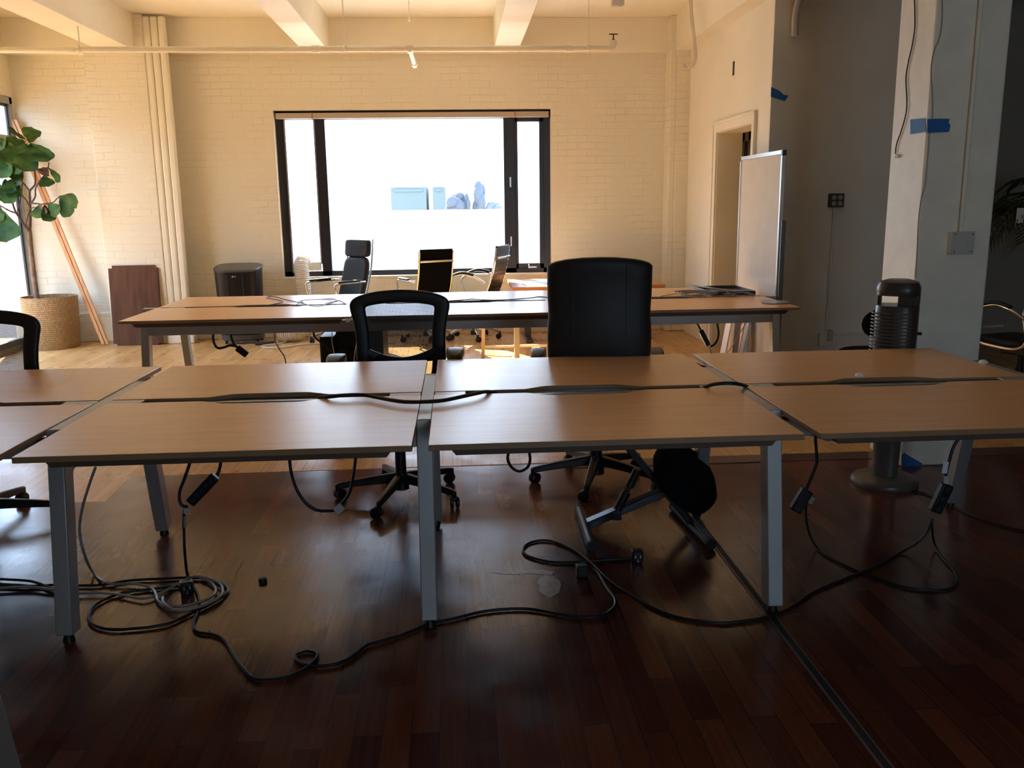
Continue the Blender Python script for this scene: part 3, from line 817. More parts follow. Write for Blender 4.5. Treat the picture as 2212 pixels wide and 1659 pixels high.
mesh_chair('black mesh backed task chair behind the middle of the nearest bench', (-0.313, 4.335, 0), R(-2), 40, 1.04)
mesh_chair('black mesh backed task chair cut off by the left edge of the picture', (-2.286, 4.12, 0), R(4), 8, 1.0, 0.66)

def exec_chair(label, loc, rz):
    t = thing('executive_chair', label, 'chair', loc, rz)
    # rear view: back panel faces the camera (-Y), seat beyond it
    H = 0.72; z0 = 0.50
    ol = []
    def W(q):  # half width against height fraction
        return 0.228 + 0.026 * math.sin(math.pi * min(0.62, q * 0.95)) - 0.006 * math.exp(-((q - 0.66) / 0.10) ** 2)
    pts = []
    for i in range(15):
        q = i / 14
        pts.append((W(q), z0 + (H - 0.045) * q))
    top = [(0.236, z0 + H - 0.030), (0.205, z0 + H - 0.019), (0.16, z0 + H - 0.010), (0.08, z0 + H - 0.002), (0, z0 + H)]
    right = pts + top
    ol = right + [(-x, z) for x, z in right[-2::-1]]
    def fn(a, b, d):
        q = (b - z0) / H
        y = -0.255 - 0.11 * q - 0.03 * math.sin(q * math.pi * 1.6) + 0.35 * a * a
        return (a, y + d, b)
    bk = MB().pillow(ol, fn, 0.034).build('backrest', M['leather'], t)
    mb = MB()
    for x in (-0.125, 0.125):
        mb.tube([Vector(fn(x * (1.0), z0 + H * q, -0.0362)) + Vector((0, 0.002, 0)) for q in [0.05 + 0.9 * i / 16 for i in range(17)]], 0.0022, 6)
    mb.build('back_seam', M['leather'], bk)
    ol = [(0.25 * math.copysign(abs(math.cos(2 * math.pi * k / 40)) ** 0.5, math.cos(2 * math.pi * k / 40)), 0.02 + 0.25 * math.copysign(abs(math.sin(2 * math.pi * k / 40)) ** 0.5, math.sin(2 * math.pi * k / 40))) for k in range(40)]
    MB().pillow(ol, lambda a, b, d: (a, b, 0.475 + d), 0.06).build('seat', M['leather'], t)
    MB().box((-0.11, -0.12, 0.36), (0.11, 0.12, 0.42)).build('seat_mechanism', M['black'], t, bevel=0.01)
    for sg in (-1, 1):
        mb = MB().tube(spline([(sg * 0.24, 0.14, 0.43), (sg * 0.30, 0.16, 0.52), (sg * 0.305, 0.15, 0.66), (sg * 0.305, -0.02, 0.688), (sg * 0.295, -0.18, 0.66), (sg * 0.27, -0.22, 0.55), (sg * 0.22, -0.2, 0.45)], 6), 0.019, 12)
        mb.build('arm_frame', M['black'], t)
        ol = [(sg * 0.305 + 0.042 * math.cos(2 * math.pi * k / 24), 0.0 + 0.15 * math.copysign(abs(math.sin(2 * math.pi * k / 24)) ** 0.8, math.sin(2 * math.pi * k / 24))) for k in range(24)]
        MB().pillow(ol, lambda a, b, d: (a, b, 0.70 + d - 1.2 * b * b), 0.026).build('armrest', M['leather'], t)
    star_base(t, 0.345, 44, M['black'], M['black'], hub=0.036, hub_z=0.12, tip_z=0.075, leg_w=0.055, m_col=M['black'])
    return t
exec_chair('tall black leather executive chair seen from behind at the nearest bench', (0.72, 4.49, 0), R(-7))

def conference_chair(label, loc, rz, back_h, back_z0, hw, style, a0, arm='loop', group=None):
    """ribbed back between chrome side rails; local -Y is the front of the seat"""
    t = thing('conference_chair', label, 'chair', loc, rz, group)
    lean = 0.16
    def S(q): return Vector((0, 0.20 + lean * q + 0.03 * math.sin(q * math.pi), back_z0 + back_h * q))
    n = 22
    if style == 'pads':
        segs = [(0.0, 0.715), (0.71, 1.0)]
        for a, b in segs:
            ol = []
            cz = (a + b) / 2; hz = (b - a) / 2
            for k in range(32):
                an = 2 * math.pi * k / 32
                ol.append((hw * math.copysign(abs(math.cos(an)) ** 0.3, math.cos(an)), cz + hz * math.copysign(abs(math.sin(an)) ** 0.35, math.sin(an))))
            MB().pillow(ol, lambda x, q, d: S(q) + Vector((x, -0.03 + d, 0)), 0.035).build('back_pad', M['leather'], t)
    else:
        vs = []
        nz = 44 if style == 'ribbed' else 24
        for j in range(nz + 1):
            q = j / nz
            rib = 0.006 * abs(math.sin(q * math.pi * 12)) if style == 'ribbed' else 0.0
            for sy in (-1, 1):
                for i in range(9):
                    u = -1 + 2 * i / 8
                    vs.append(S(q) + Vector((hw * u, -0.028 * (1 - u * u) * 0 + sy * (0.009 + rib), 0)))
        fs = []
        for j in range(nz):
            for i in range(8):
                o = j * 18
                fs += [(o + i, o + i + 1, o + 18 + i + 1, o + 18 + i), (o + 9 + i, o + 27 + i, o + 27 + i + 1, o + 9 + i + 1)]
            o = j * 18
            fs += [(o, o + 18, o + 27, o + 9), (o + 8, o + 17, o + 35, o + 26)]
        fs += [tuple(range(0, 9)) + tuple(range(17, 8, -1)), tuple(nz * 18 + i for i in range(9)) + tuple(nz * 18 + i for i in range(17, 8, -1))]
        b = MB().add(vs, fs)
        b.tube([S(1.0) + Vector((x, 0, 0.004)) for x in (-hw, hw)], 0.014, 12)
        b.build('backrest', mat('taut_black_mesh', (0.003, 0.0035, 0.005), 0.8, spec=0.06) if style == 'mesh' else M['leather'], t)
    for sg in (-1, 1):
        x = sg * (hw + 0.008)
        pts = [Vector((x, -0.22, 0.455)), Vector((x, -0.10, 0.44)), Vector((x, 0.10, 0.435)), Vector((x, 0.19, 0.46))] + [S(q) + Vector((x, 0, 0)) for q in [max(0, (0.50 - back_z0) / back_h) + (1 - max(0, (0.50 - back_z0) / back_h)) * i / 8 for i in range(9)]]
        MB().tube(spline(pts, 4), 0.012, 10).build('side_rail', M['chrome'], t)
        xa = sg * (hw + 0.05)
        if arm == 'bow':
            pts = [(x, 0.22, 0.64), (xa, 0.12, 0.71), (xa, -0.03, 0.735), (xa, -0.17, 0.69), (xa, -0.235, 0.62), (x, -0.16, 0.46)]
        else:
            pts = [(x, 0.22, 0.67), (xa, 0.17, 0.672), (xa, -0.02, 0.672), (xa, -0.18, 0.668), (xa, -0.215, 0.64), (xa, -0.19, 0.54), (x, -0.14, 0.455)]
        MB().tube(spline(pts, 6), 0.011, 10).build('arm_frame', M['chrome'], t)
        if arm == 'bow':
            MB().tube(spline([(xa, 0.11, 0.728), (xa, -0.03, 0.752), (xa, -0.165, 0.708)], 6), 0.016, 10).build('arm_pad', M['leather'], t)
        else:
            MB().box((xa - 0.02, -0.16, 0.678), (xa + 0.02, 0.12, 0.700)).build('arm_pad', M['leather'], t, bevel=0.008)
    if style == 'ribbed' or style == 'mesh':
        a = S(0.80); MB().tube([a + Vector((-hw, 0.022, 0)), a + Vector((0, 0.028, 0)), a + Vector((hw, 0.022, 0))], 0.014, 12).build('back_crossbar', M['chrome'], t)
    ol = [(hw * math.copysign(abs(math.cos(2 * math.pi * k / 36)) ** 0.4, math.cos(2 * math.pi * k / 36)), -0.03 + 0.225 * math.copysign(abs(math.sin(2 * math.pi * k / 36)) ** 0.4, math.sin(2 * math.pi * k / 36))) for k in range(36)]
    MB().pillow(ol, lambda a, b, d: (a, b, 0.465 + d), 0.03).build('seat', M['leather'], t)
    MB().box((-0.09, -0.1, 0.37), (0.09, 0.12, 0.43)).build('seat_mechanism', M['black'], t, bevel=0.01)
    star_base(t, 0.30, a0, M['chrome'], M['black'], hub=0.028, hub_z=0.115, tip_z=0.075, leg_w=0.036, arch=0.02, m_col=M['black'])
    return t

conference_chair('high backed black leather chair with a separate head pad, leftmost by the window', (-1.31, 9.62, 0), R(-45), 0.68, 0.44, 0.205, 'pads', 10, group='chrome and black chairs by the window')
conference_chair('black chair with a chrome bar across its back, middle one by the window', (-0.36, 9.72, 0), R(204), 0.55, 0.45, 0.185, 'mesh', 5, group='chrome and black chairs by the window')
conference_chair('black chair turned side on with bowed chrome arms, rightmost by the window', (0.17, 9.74, 0), R(247), 0.57, 0.45, 0.19, 'ribbed', 30, arm='bow', group='chrome and black chairs by the window')
conference_chair('black chair with chrome arms in the dark area right of the column', (4.02, 5.95, 0), R(195), 0.60, 0.45, 0.21, 'pads', 10, arm='bow')

# stool hidden behind the column, only its round black back shows
t = thing('office_stool', 'black chair mostly hidden behind the column, only its round back edge showing', 'chair', (2.86, 5.75, 0))
MB().ell((0, -0.10, 0.655), (0.17, 0.03, 0.105), e=0.9).build('backrest', M['fabric'], t)
MB().tube(spline([(0, -0.10, 0.60), (0, -0.14, 0.45), (0, 0.0, 0.38)], 6), 0.016, 10).build('back_spine', M['black'], t)
MB().ell((0, 0.10, 0.42), (0.20, 0.20, 0.04), e=0.8).build('seat', M['fabric'], t)
star_base(t, 0.28, 20, M['black'], M['black'], col_top=0.40)

# ------------------------------------------------------------------ kneeling chair
t = thing('kneeling_chair', 'black kneeling chair on round floor bars under the nearest bench', 'chair', (0.80, 3.76, 0))
def L(x, y, z): return (x - 0.80, y - 3.76, z)
for x0, y0, x1, y1 in ((0.560, 3.99, 0.548, 3.53), (1.020, 3.98, 1.062, 3.50)):
    bar = MB().cyl(L(x0, y0, 0.023), L(x1, y1, 0.023), 0.022, 0.022, 20).build('floor_bar', M['black'], t)
    MB().cyl(L(x1, y1 + 0.004, 0.024), L(x1, y1 - 0.010, 0.024), 0.0235, 0.0225, 20).cyl(L(x0, y0 - 0.004, 0.024), L(x0, y0 + 0.010, 0.024), 0.0235, 0.0225, 20).build('end_cap', M['rubber'], bar)
MB().bar(L(0.565, 3.76, 0.035), L(0.98, 3.76, 0.205), 0.055, 0.035).build('lower_beam', mat('satin_black_steel', (0.02, 0.022, 0.028), 0.22, metal=0.4), t, bevel=0.004)
MB().bar(L(1.04, 3.74, 0.035), L(0.66, 3.80, 0.50), 0.05, 0.03).build('seat_beam', M['black'], t, bevel=0.004)
mb = MB().cyl(L(0.700, 3.745, 0.105), L(0.742, 3.745, 0.190), 0.021, 0.021, 18).cyl(L(0.742, 3.745, 0.190), L(0.752, 3.745, 0.212), 0.011, 0.011, 12).cyl(L(0.752, 3.745, 0.212), L(0.788, 3.745, 0.292), 0.019, 0.017, 18)
mb.cyl(L(0.685, 3.745, 0.075), L(0.700, 3.745, 0.105), 0.009, 0.009, 10).box(L(0.675, 3.72, 0.062), L(0.715, 3.775, 0.092))
mb.build('adjuster', M['black'], t)
rotm = Euler((R(18), R(38), 0)).to_matrix()
ol = []
for k in range(44):
    a = 2 * math.pi * k / 44
    ol.append((0.155 * math.copysign(abs(math.cos(a)) ** 0.75, math.cos(a)), 0.20 * math.copysign(abs(math.sin(a)) ** 0.7, math.sin(a))))
MB().pillow(ol, lambda a, b, d: Vector(L(1.005, 3.74, 0.255)) + rotm @ Vector((a, b, d)), 0.062).build('knee_pad', M['fabric'], t)
rot2 = Euler((R(4), R(22), 0)).to_matrix()
MB().pillow([(x * 1.05, y * 1.0) for x, y in ol], lambda a, b, d: Vector(L(0.70, 3.86, 0.485)) + rot2 @ Vector((a, b, d)), 0.045).build('seat', M['fabric'], t)

# ------------------------------------------------------------------ portable air conditioner with hose
t = thing('air_conditioner', 'black portable air conditioner with a curved charcoal top by the back wall', 'air conditioner', (-2.40, 9.86, 0))
def ac_outline(w, d, k=0.55):
    o = []
    for i in range(40):
        a = 2 * math.pi * i / 40
        o.append((w * math.copysign(abs(math.cos(a)) ** k, math.cos(a)), d * math.copysign(abs(math.sin(a)) ** 0.8, math.sin(a)) * (1.0 if math.sin(a) < 0 else 0.85)))
    return o
def loft(mb, rows):
    vs = []; n = len(rows[0][0])
    for ol, z in rows:
        for a, b in ol:
            zz = z(a, b) if callable(z) else z
            vs.append((a, b, zz))
    fs = [tuple(range(n - 1, -1, -1)), tuple((len(rows) - 1) * n + k for k in range(n))]
    for i in range(len(rows) - 1):
        for k in range(n): fs.append((i * n + k, i * n + (k + 1) % n, (i + 1) * n + (k + 1) % n, (i + 1) * n + k))
    mb.add(vs, fs); return mb
loft(MB(), [(ac_outline(0.225, 0.17), 0.10), (ac_outline(0.235, 0.18), 0.3), (ac_outline(0.252, 0.20), lambda a, b: 0.822 + 0.16 * b)]).build('body', M['ac_body'], t)
loft(MB(), [(ac_outline(0.256, 0.205), lambda a, b: 0.822 + 0.16 * b), (ac_outline(0.258, 0.206), lambda a, b: 0.838 + 0.16 * b), (ac_outline(0.25, 0.198), lambda a, b: 0.846 + 0.15 * b), (ac_outline(0.19, 0.13), lambda a, b: 0.848 + 0.14 * b)]).build('top_cover', M['ac_top'], t)
loft(MB(), [(ac_outline(0.21, 0.16), 0.035), (ac_outline(0.23, 0.175), 0.05), (ac_outline(0.23, 0.175), 0.10)]).build('base', M['ac_top'], t)
MB().bar((-0.082, -0.178, 0.14), (-0.082, -0.201, 0.77), 0.005, 0.006, up=(0, 1, 0)).bar((0.082, -0.178, 0.14), (0.082, -0.201, 0.77), 0.005, 0.006, up=(0, 1, 0)).build('front_groove', M['ac_top'], t)
for x in (-0.17, 0.17):
    for y in (-0.11, 0.10):
        MB().cyl((x, y, 0.018), (x + 0.022, y, 0.018), 0.018, 0.018, 14).box((x, y - 0.006, 0.02), (x + 0.022, y + 0.006, 0.04)).build('caster', M['rubber'], t)
# small round mark and letters on the front panel
mb = MB().cyl((-0.020, -0.188, 0.745), (-0.020, -0.209, 0.745), 0.008, 0.008, 18)
mb.box((-0.006, -0.208, 0.740), (-0.004, -0.188, 0.751)).box((-0.006, -0.208, 0.740), (0.001, -0.188, 0.742))
mb.box((0.005, -0.208, 0.740), (0.007, -0.188, 0.751)).box((0.005, -0.208, 0.740), (0.013, -0.188, 0.742)).box((0.005, -0.208, 0.749), (0.013, -0.188, 0.751)).box((0.011, -0.208, 0.740), (0.013, -0.188, 0.746)).box((0.009, -0.208, 0.745), (0.013, -0.188, 0.7465))
mb.build('logo', M['plate'], t)

def hose(name, label, pts, r, ridges):
    P = spline(pts, 14); n = len(P)
    L_ = [0.0]
    for i in range(1, n): L_.append(L_[-1] + (P[i] - P[i - 1]).length)
    tot = L_[-1]; m_ = int(tot / 0.0045); Q = []; rs = []
    j = 0
    for i in range(m_ + 1):
        d = tot * i / m_
        while j < n - 2 and L_[j + 1] < d: j += 1
        k = (d - L_[j]) / max(1e-9, L_[j + 1] - L_[j])
        Q.append(P[j].lerp(P[j + 1], min(1, k))); rs.append(r * (1 + 0.07 * math.sin(2 * math.pi * d / ridges)))
    return tag(MB().tube(Q, rs, 20).build(name, M['pale_hose']), label, 'hose')
hose('exhaust_hose', 'pale ribbed exhaust hose rising from the floor to the left end of the big window', [(-2.0, 9.80, 0.085), (-1.86, 9.80, 0.085), (-1.74, 9.84, 0.13), (-1.71, 9.93, 0.30), (-1.72, 9.98, 0.52), (-1.735, 10.0, 0.70), (-1.75, 10.06, 0.82), (-1.755, 10.16, 0.855), (-1.755, 10.25, 0.855)], 0.078, 0.02)
tag(MB().bar((-2.22, 9.60, 0.02), (-2.02, 9.66, 0.025), 0.05, 0.03).build('metal_bracket', M['ac_top'], bevel=0.004), 'dark grey metal bar lying on the floor beside the air conditioner', 'bar')
rod('extension_cable', [(-2.124, 9.888, 0.010), (-2.008, 9.768, 0.010), (-1.912, 9.856, 0.010), (-1.960, 9.628, 0.010), (-2.108, 9.520, 0.010), (-2.090, 9.391, 0.010), (-1.917, 9.304, 0.010), (-1.752, 9.468, 0.010), (-1.626, 9.546, 0.010), (-1.519, 9.563, 0.010)], 0.007, M['wire_white'], 'pale cord curled on the floor in front of the ribbed hose', 'cord')

# ------------------------------------------------------------------ planter with fig tree
bx, by = -4.43, 9.80
t = thing('fig_tree', 'tall leafy fig tree with a thin trunk growing from the woven basket', 'plant', (bx, by, 0))
def Bz(o, *a): return (a[0] - bx, a[1] - by, a[2])
bask = thing('woven_basket', 'large round woven seagrass basket holding the fig tree', 'basket', (bx, by, 0))
prof = [(0.255, 0.0), (0.262, 0.02), (0.274, 0.28), (0.283, 0.555), (0.279, 0.562), (0.271, 0.555), (0.263, 0.30), (0.259, 0.28)]
mb = MB(); seg = 56; vs = []; 
for r_, z_ in prof:
    for k in range(seg):
        a = 2 * math.pi * k / seg; rr = r_ * (1 + 0.006 * math.sin(3 * a) )
        vs.append((rr * math.cos(a), rr * math.sin(a), z_))
fs = [tuple(range(seg - 1, -1, -1))]
for i in range(len(prof) - 1):
    for k in range(seg): fs.append((i * seg + k, i * seg + (k + 1) % seg, (i + 1) * seg + (k + 1) % seg, (i + 1) * seg + k))
mb.add(vs, fs)
o = mb.build('basket_wall', M['weave'], bask)
uvl = o.data.uv_layers.new(name='UVMap')
for p in o.data.polygons:
    ks = []
    for li in p.loop_indices:
        v = o.data.vertices[o.data.loops[li].vertex_index].co
        ks.append(math.atan2(v.y, v.x) / (2 * math.pi))
    for li, k in zip(p.loop_indices, ks):
        v = o.data.vertices[o.data.loops[li].vertex_index].co
        if max(ks) - min(ks) > 0.5 and k < 0: k += 1
        uvl.data[li].uv = (k * 1.764, v.z)
MB().lathe([(0.0001, 0.40), (0.20, 0.405), (0.262, 0.40)], (0, 0, 0), 40).build('soil', M['soil'], bask)

def rel(pts): return [(p[0] - bx, p[1] - by, p[2]) for p in pts]
TY = 9.80
trunk = rel([(-4.553, 9.800, 0.486), (-4.559, 9.800, 0.561), (-4.562, 9.800, 0.861), (-4.558, 9.800, 1.059), (-4.550, 9.800, 1.206), (-4.548, 9.800, 1.264)])
trunk[0] = (trunk[0][0], 0.0, 0.395)
MB().tube(spline(trunk, 6), [0.030 - 0.010 * i / 30 for i in range(31)], 12).build('trunk', M['bark'], t)
mb = MB()
brs = [
 ([(-4.549, 9.800, 1.254), (-4.532, 9.800, 1.352), (-4.519, 9.800, 1.458), (-4.506, 9.800, 1.569), (-4.499, 9.800, 1.670), (-4.466, 9.800, 1.708), (-4.431, 9.800, 1.755), (-4.422, 9.800, 1.874), (-4.438, 9.800, 2.021), (-4.435, 9.800, 2.162)], 0.016, 0.007),
 ([(-4.549, 9.800, 1.254), (-4.605, 9.800, 1.343), (-4.660, 9.800, 1.445), (-4.680, 9.800, 1.509), (-4.689, 9.800, 1.595), (-4.669, 9.800, 1.715), (-4.663, 9.800, 1.801), (-4.628, 9.800, 1.928)], 0.014, 0.006),
 ([(-4.650, 9.780, 1.446), (-4.723, 9.780, 1.475), (-4.811, 9.780, 1.530), (-4.920, 9.780, 1.598)], 0.010, 0.006),
 ([(-4.530, 9.740, 1.256), (-4.544, 9.740, 1.343), (-4.507, 9.740, 1.449), (-4.488, 9.740, 1.487), (-4.443, 9.740, 1.510)], 0.008, 0.005),
 ([(-4.448, 9.700, 1.549), (-4.392, 9.700, 1.543), (-4.336, 9.700, 1.538), (-4.235, 9.700, 1.551), (-4.188, 9.700, 1.588), (-4.147, 9.700, 1.616)], 0.009, 0.004),
 ([(-4.467, 9.720, 1.544), (-4.412, 9.720, 1.615), (-4.396, 9.720, 1.705), (-4.323, 9.720, 1.804), (-4.280, 9.720, 1.846), (-4.245, 9.720, 1.912), (-4.229, 9.720, 1.968)], 0.010, 0.005),
 ([(-4.517, 9.840, 1.670), (-4.548, 9.840, 1.729), (-4.594, 9.840, 1.787), (-4.609, 9.840, 1.854), (-4.604, 9.840, 1.977), (-4.611, 9.840, 2.072)], 0.009, 0.005),
 ([(-4.499, 9.760, 1.516), (-4.529, 9.760, 1.583), (-4.561, 9.760, 1.632), (-4.608, 9.760, 1.713), (-4.635, 9.760, 1.794), (-4.694, 9.760, 1.852), (-4.732, 9.760, 1.890)], 0.009, 0.005),
 ([(-4.675, 9.860, 1.474), (-4.647, 9.860, 1.547), (-4.615, 9.860, 1.653), (-4.592, 9.860, 1.763), (-4.579, 9.860, 1.907), (-4.550, 9.860, 2.025)], 0.010, 0.005),
 ([(-4.656, 9.740, 1.547), (-4.718, 9.740, 1.586), (-4.824, 9.740, 1.644)], 0.008, 0.005)]
for pts, r0, r1 in brs:
    P = spline(rel(pts), 5); n = len(P)
    mb.tube(P, [r0 + (r1 - r0) * i / (n - 1) * 1.0 + 0.0012 * math.sin(i * 2.3) for i in range(n)], 8)
mb.build('branches', M['bark_dark'], t)

def leaf(mb, base, tip, w, droop=0.15, roll=0.0, fold=0.12):
    b = Vector(base); e = Vector(tip); d = e - b; Ln = d.length; d.normalize()
    view = Vector((0.4, -1, 0.15)).normalized()
    s = d.cross(view)
    if s.length < 1e-3: s = Vector((1, 0, 0))
    s.normalize(); nrm = s.cross(d).normalized()
    q = Quaternion(d, roll); s = q @ s; nrm = q @ nrm
    n = 12; vs = []
    for i in range(n + 1):
        u = i / n
        # fiddle shape: narrow waist near the base, broad rounded end
        hw = w * (0.10 + 0.55 * math.sin(min(1, u * 1.6) * math.pi / 2) ** 0.8 * (0.72 + 0.38 * math.sin((u - 0.32) * math.pi * 1.05)))
        if u > 0.80: hw *= math.sqrt(max(0.0, 1 - ((u - 0.80) / 0.20) ** 2)) * 0.98 + 0.02
        if i == 0: hw = w * 0.05
        wav = 0.10 * w * math.sin(u * 15 + w * 40)
        c = b + d * Ln * u - nrm * droop * Ln * (u - 0.5) ** 2 * -1.2
        for j, k in enumerate((-1, -0.55, 0, 0.55, 1)):
            vs.append(c + s * hw * k + nrm * (fold * hw * abs(k) + (wav if abs(k) == 1 else 0) * (1 if k > 0 else -0.7)))
    fs = [(i * 5 + j, i * 5 + j + 1, (i + 1) * 5 + j + 1, (i + 1) * 5 + j) for i in range(n) for j in range(4)]
    mb.add(vs, fs)
lv = [  # base, tip, width, roll
 ((-4.388, 9.700, 2.165), (-4.315, 9.620, 2.315), 0.15, 0.1), ((-4.411, 9.720, 2.171), (-4.560, 9.600, 2.306), 0.075, 0.9), ((-4.384, 9.680, 2.126), (-4.393, 9.500, 1.858), 0.20, 0.1), ((-4.387, 9.700, 2.137), (-4.174, 9.550, 1.950), 0.19, -0.3),
 ((-4.370, 9.700, 2.164), (-4.082, 9.560, 2.024), 0.07, 1.0), ((-4.424, 9.720, 2.138), (-4.588, 9.550, 1.954), 0.20, 0.2), ((-4.474, 9.780, 2.185), (-4.613, 9.700, 2.120), 0.16, -0.3), ((-4.677, 9.700, 2.204), (-4.573, 9.660, 2.062), 0.11, 0.2),
 ((-4.240, 9.720, 1.912), (-4.103, 9.660, 1.767), 0.075, 0.7), ((-4.283, 9.700, 1.826), (-4.241, 9.660, 1.712), 0.13, 0.0), ((-4.152, 9.700, 1.612), (-3.927, 9.620, 1.551), 0.13, 0.5), ((-4.148, 9.700, 1.607), (-4.033, 9.620, 1.400), 0.12, 0.2),
 ((-4.365, 9.700, 1.533), (-4.397, 9.660, 1.391), 0.11, 0.3), ((-4.324, 9.700, 1.523), (-4.256, 9.640, 1.351), 0.12, -0.4), ((-4.283, 9.700, 1.546), (-4.147, 9.640, 1.435), 0.12, 0.4), ((-4.764, 9.700, 1.477), (-4.651, 9.520, 1.150), 0.24, 0.1),
 ((-4.631, 9.740, 1.794), (-4.683, 9.600, 1.547), 0.17, 0.1), ((-4.590, 9.780, 1.737), (-4.628, 9.700, 1.622), 0.13, 0.2), ((-4.708, 9.740, 1.997), (-4.751, 9.660, 1.830), 0.14, 0.1), ((-4.642, 9.760, 2.045), (-4.698, 9.640, 1.801), 0.15, 0.3),
 ((-4.570, 9.800, 2.022), (-4.617, 9.720, 1.784), 0.14, -0.3), ((-4.686, 9.780, 2.070), (-4.751, 9.660, 1.970), 0.18, 0.0), ((-4.611, 9.800, 2.070), (-4.535, 9.700, 1.839), 0.13, 0.4), ((-4.785, 9.740, 1.762), (-4.726, 9.660, 1.585), 0.13, 0.2),
 ((-4.701, 9.720, 1.794), (-4.625, 9.640, 1.641), 0.12, -0.3), ((-4.540, 9.800, 2.069), (-4.462, 9.740, 1.901), 0.12, -0.2), ((-4.752, 9.740, 2.208), (-4.633, 9.660, 2.099), 0.14, 0.5), ((-4.810, 9.700, 1.596), (-4.837, 9.600, 1.360), 0.2, 0.1),
 ((-4.740, 9.800, 2.165), (-4.846, 9.700, 2.043), 0.2, 0.2), ((-4.620, 9.800, 1.843), (-4.578, 9.740, 1.727), 0.10, 0.6)]
mb = MB()
for a, b, w, ro in lv: leaf(mb, (a[0] - bx, a[1] - by, a[2]), (b[0] - bx, b[1] - by, b[2]), w * 0.86, 0.16, ro)
mb.build('leaves', M['leaf'], t, weld=False)
mb = MB()
for a, b, w, ro in [((-4.241, 9.700, 1.911), (-4.293, 9.660, 1.835), 0.10, 0.4), ((-4.316, 9.680, 1.514), (-4.292, 9.660, 1.437), 0.04, 0.8), ((-4.375, 9.700, 1.529), (-4.317, 9.660, 1.509), 0.05, 0.8)]:
    leaf(mb, (a[0] - bx, a[1] - by, a[2]), (b[0] - bx, b[1] - by, b[2]), w, 0.2, ro)
mb.build('dried_leaves', M['leaf_brown'], t, weld=False)

# ------------------------------------------------------------------ leaning planks and boards
t = thing('leaning_planks', 'pair of long orange pine planks leaning into the left corner behind the fig tree', 'planks', (-3.88, 9.93, 0))
a0 = Vector((-3.90, 9.86, 0.0)); a1 = Vector((-4.70, 10.09, 2.43))
for dx, w in ((0.0, 0.036), (0.044, 0.032)):
    p0 = a0 + Vector((dx - 0.03, 0, 0.012)); p1 = a1 + Vector((dx - 0.03, 0, 0.0))
    MB().bar(p0 - Vector((-3.88, 9.93, 0)), p1 - Vector((-3.88, 9.93, 0)), 0.024, w, up=(1, 0, 0)).build('plank', M['orange_wood'], t, bevel=0.002)
t = thing('brown_panel', 'dark brown wooden panel with notched corners leaning on the left pilaster', 'panel', (-3.53, 9.80, 0))
rot = Matrix.Rotation(R(-4.5), 3, 'X')
def pan(z0, z1, w, y): return MB().box((-w, y, z0), (w, y + 0.022, z1), rot, (0, 0, 0))
MB().prism([(-0.265, 0.02), (-0.225, 0.02), (-0.225, 0.0), (0.225, 0.0), (0.225, 0.02), (0.265, 0.02), (0.265, 0.845), (0.23, 0.845), (0.23, 0.875), (-0.225, 0.875), (-0.225, 0.845), (-0.265, 0.845)], -0.012, 0.012, 'XZ').build('board', M['brown_wood'], t, bevel=0.003).rotation_euler = (R(-4.5), 0, 0)

# painted pipes running up beside the pilaster
t = thing('wall_pipes', 'three cream painted pipes standing side by side from floor to ceiling right of the pilaster', 'pipe', (-3.09, 9.93, 0))
for x in (-0.078, 0.0, 0.078):
    p = MB().box((x - 0.037, -0.045, 0.03), (x + 0.037, 0.03, CZ - 0.02)).build('pipe', M['plaster'], t, bevel=0.022, seg=4)
MB().box((-0.14, -0.08, 0), (0.15, 0.06, 0.09)).build('pipe_foot', M['plaster'], t, bevel=0.01)

# ------------------------------------------------------------------ sprinkler pipe
t = thing('sprinkler_pipe', 'long cream sprinkler pipe hung below the ceiling beams on thin rods', 'pipe', (-1.6, 8.64, 2.90))
mb = MB().cyl((-3.2, 0, 0), (3.10, 0, 0), 0.027, 0.027, 18)
mb.build('pipe', M['plaster'], t)
for x in (-1.85, 0.35, 2.70):
    MB().cyl((x - 0.035, 0, 0), (x + 0.035, 0, 0), 0.034, 0.034, 18).build('coupling', M['plaster'], t, bevel=0.004)
for x, zt in ((-1.77, 0.20), (0.615, 0.56), (2.888, 0.56)):
    h = MB().cyl((x, 0, 0.03), (x, 0, zt), 0.006, 0.006, 8).build('hanger_rod', M['plaster'], t)
    MB().tube(spline([(x, 0.034 * math.cos(a), 0.034 * math.sin(a)) for a in [2 * math.pi * k / 12 for k in range(12)]], 2, True) , 0.005, 6).box((x - 0.008, -0.01, 0.03), (x + 0.008, 0.01, 0.06)).build('hanger_clamp', M['plaster'], h)
MB().cyl((1.215, -0.05, 0), (1.215, 0.05, 0), 0.036, 0.036, 18).cyl((1.215, 0, 0), (1.225, 0.62, -0.03), 0.022, 0.022, 16).cyl((1.225, 0.62, -0.03), (1.226, 0.74, -0.035), 0.03, 0.03, 16).build('side_branch', M['plaster'], t)
mb = MB().tube(spline([(3.06, 0, 0), (3.11, 0, 0.005), (3.125, 0, 0.04), (3.125, 0, 0.07)], 5), 0.03, 14)
v = mb.build('end_elbow', M['plaster'], t)
MB().cyl((3.125, 0, 0.07), (3.125, 0, 0.125), 0.007, 0.007, 10).cyl((3.085, 0, 0.125), (3.165, 0, 0.125), 0.006, 0.006, 8).cyl((3.125, 0, 0.06), (3.125, 0, 0.08), 0.014, 0.014, 10).build('valve_handle', M['brass'], t)
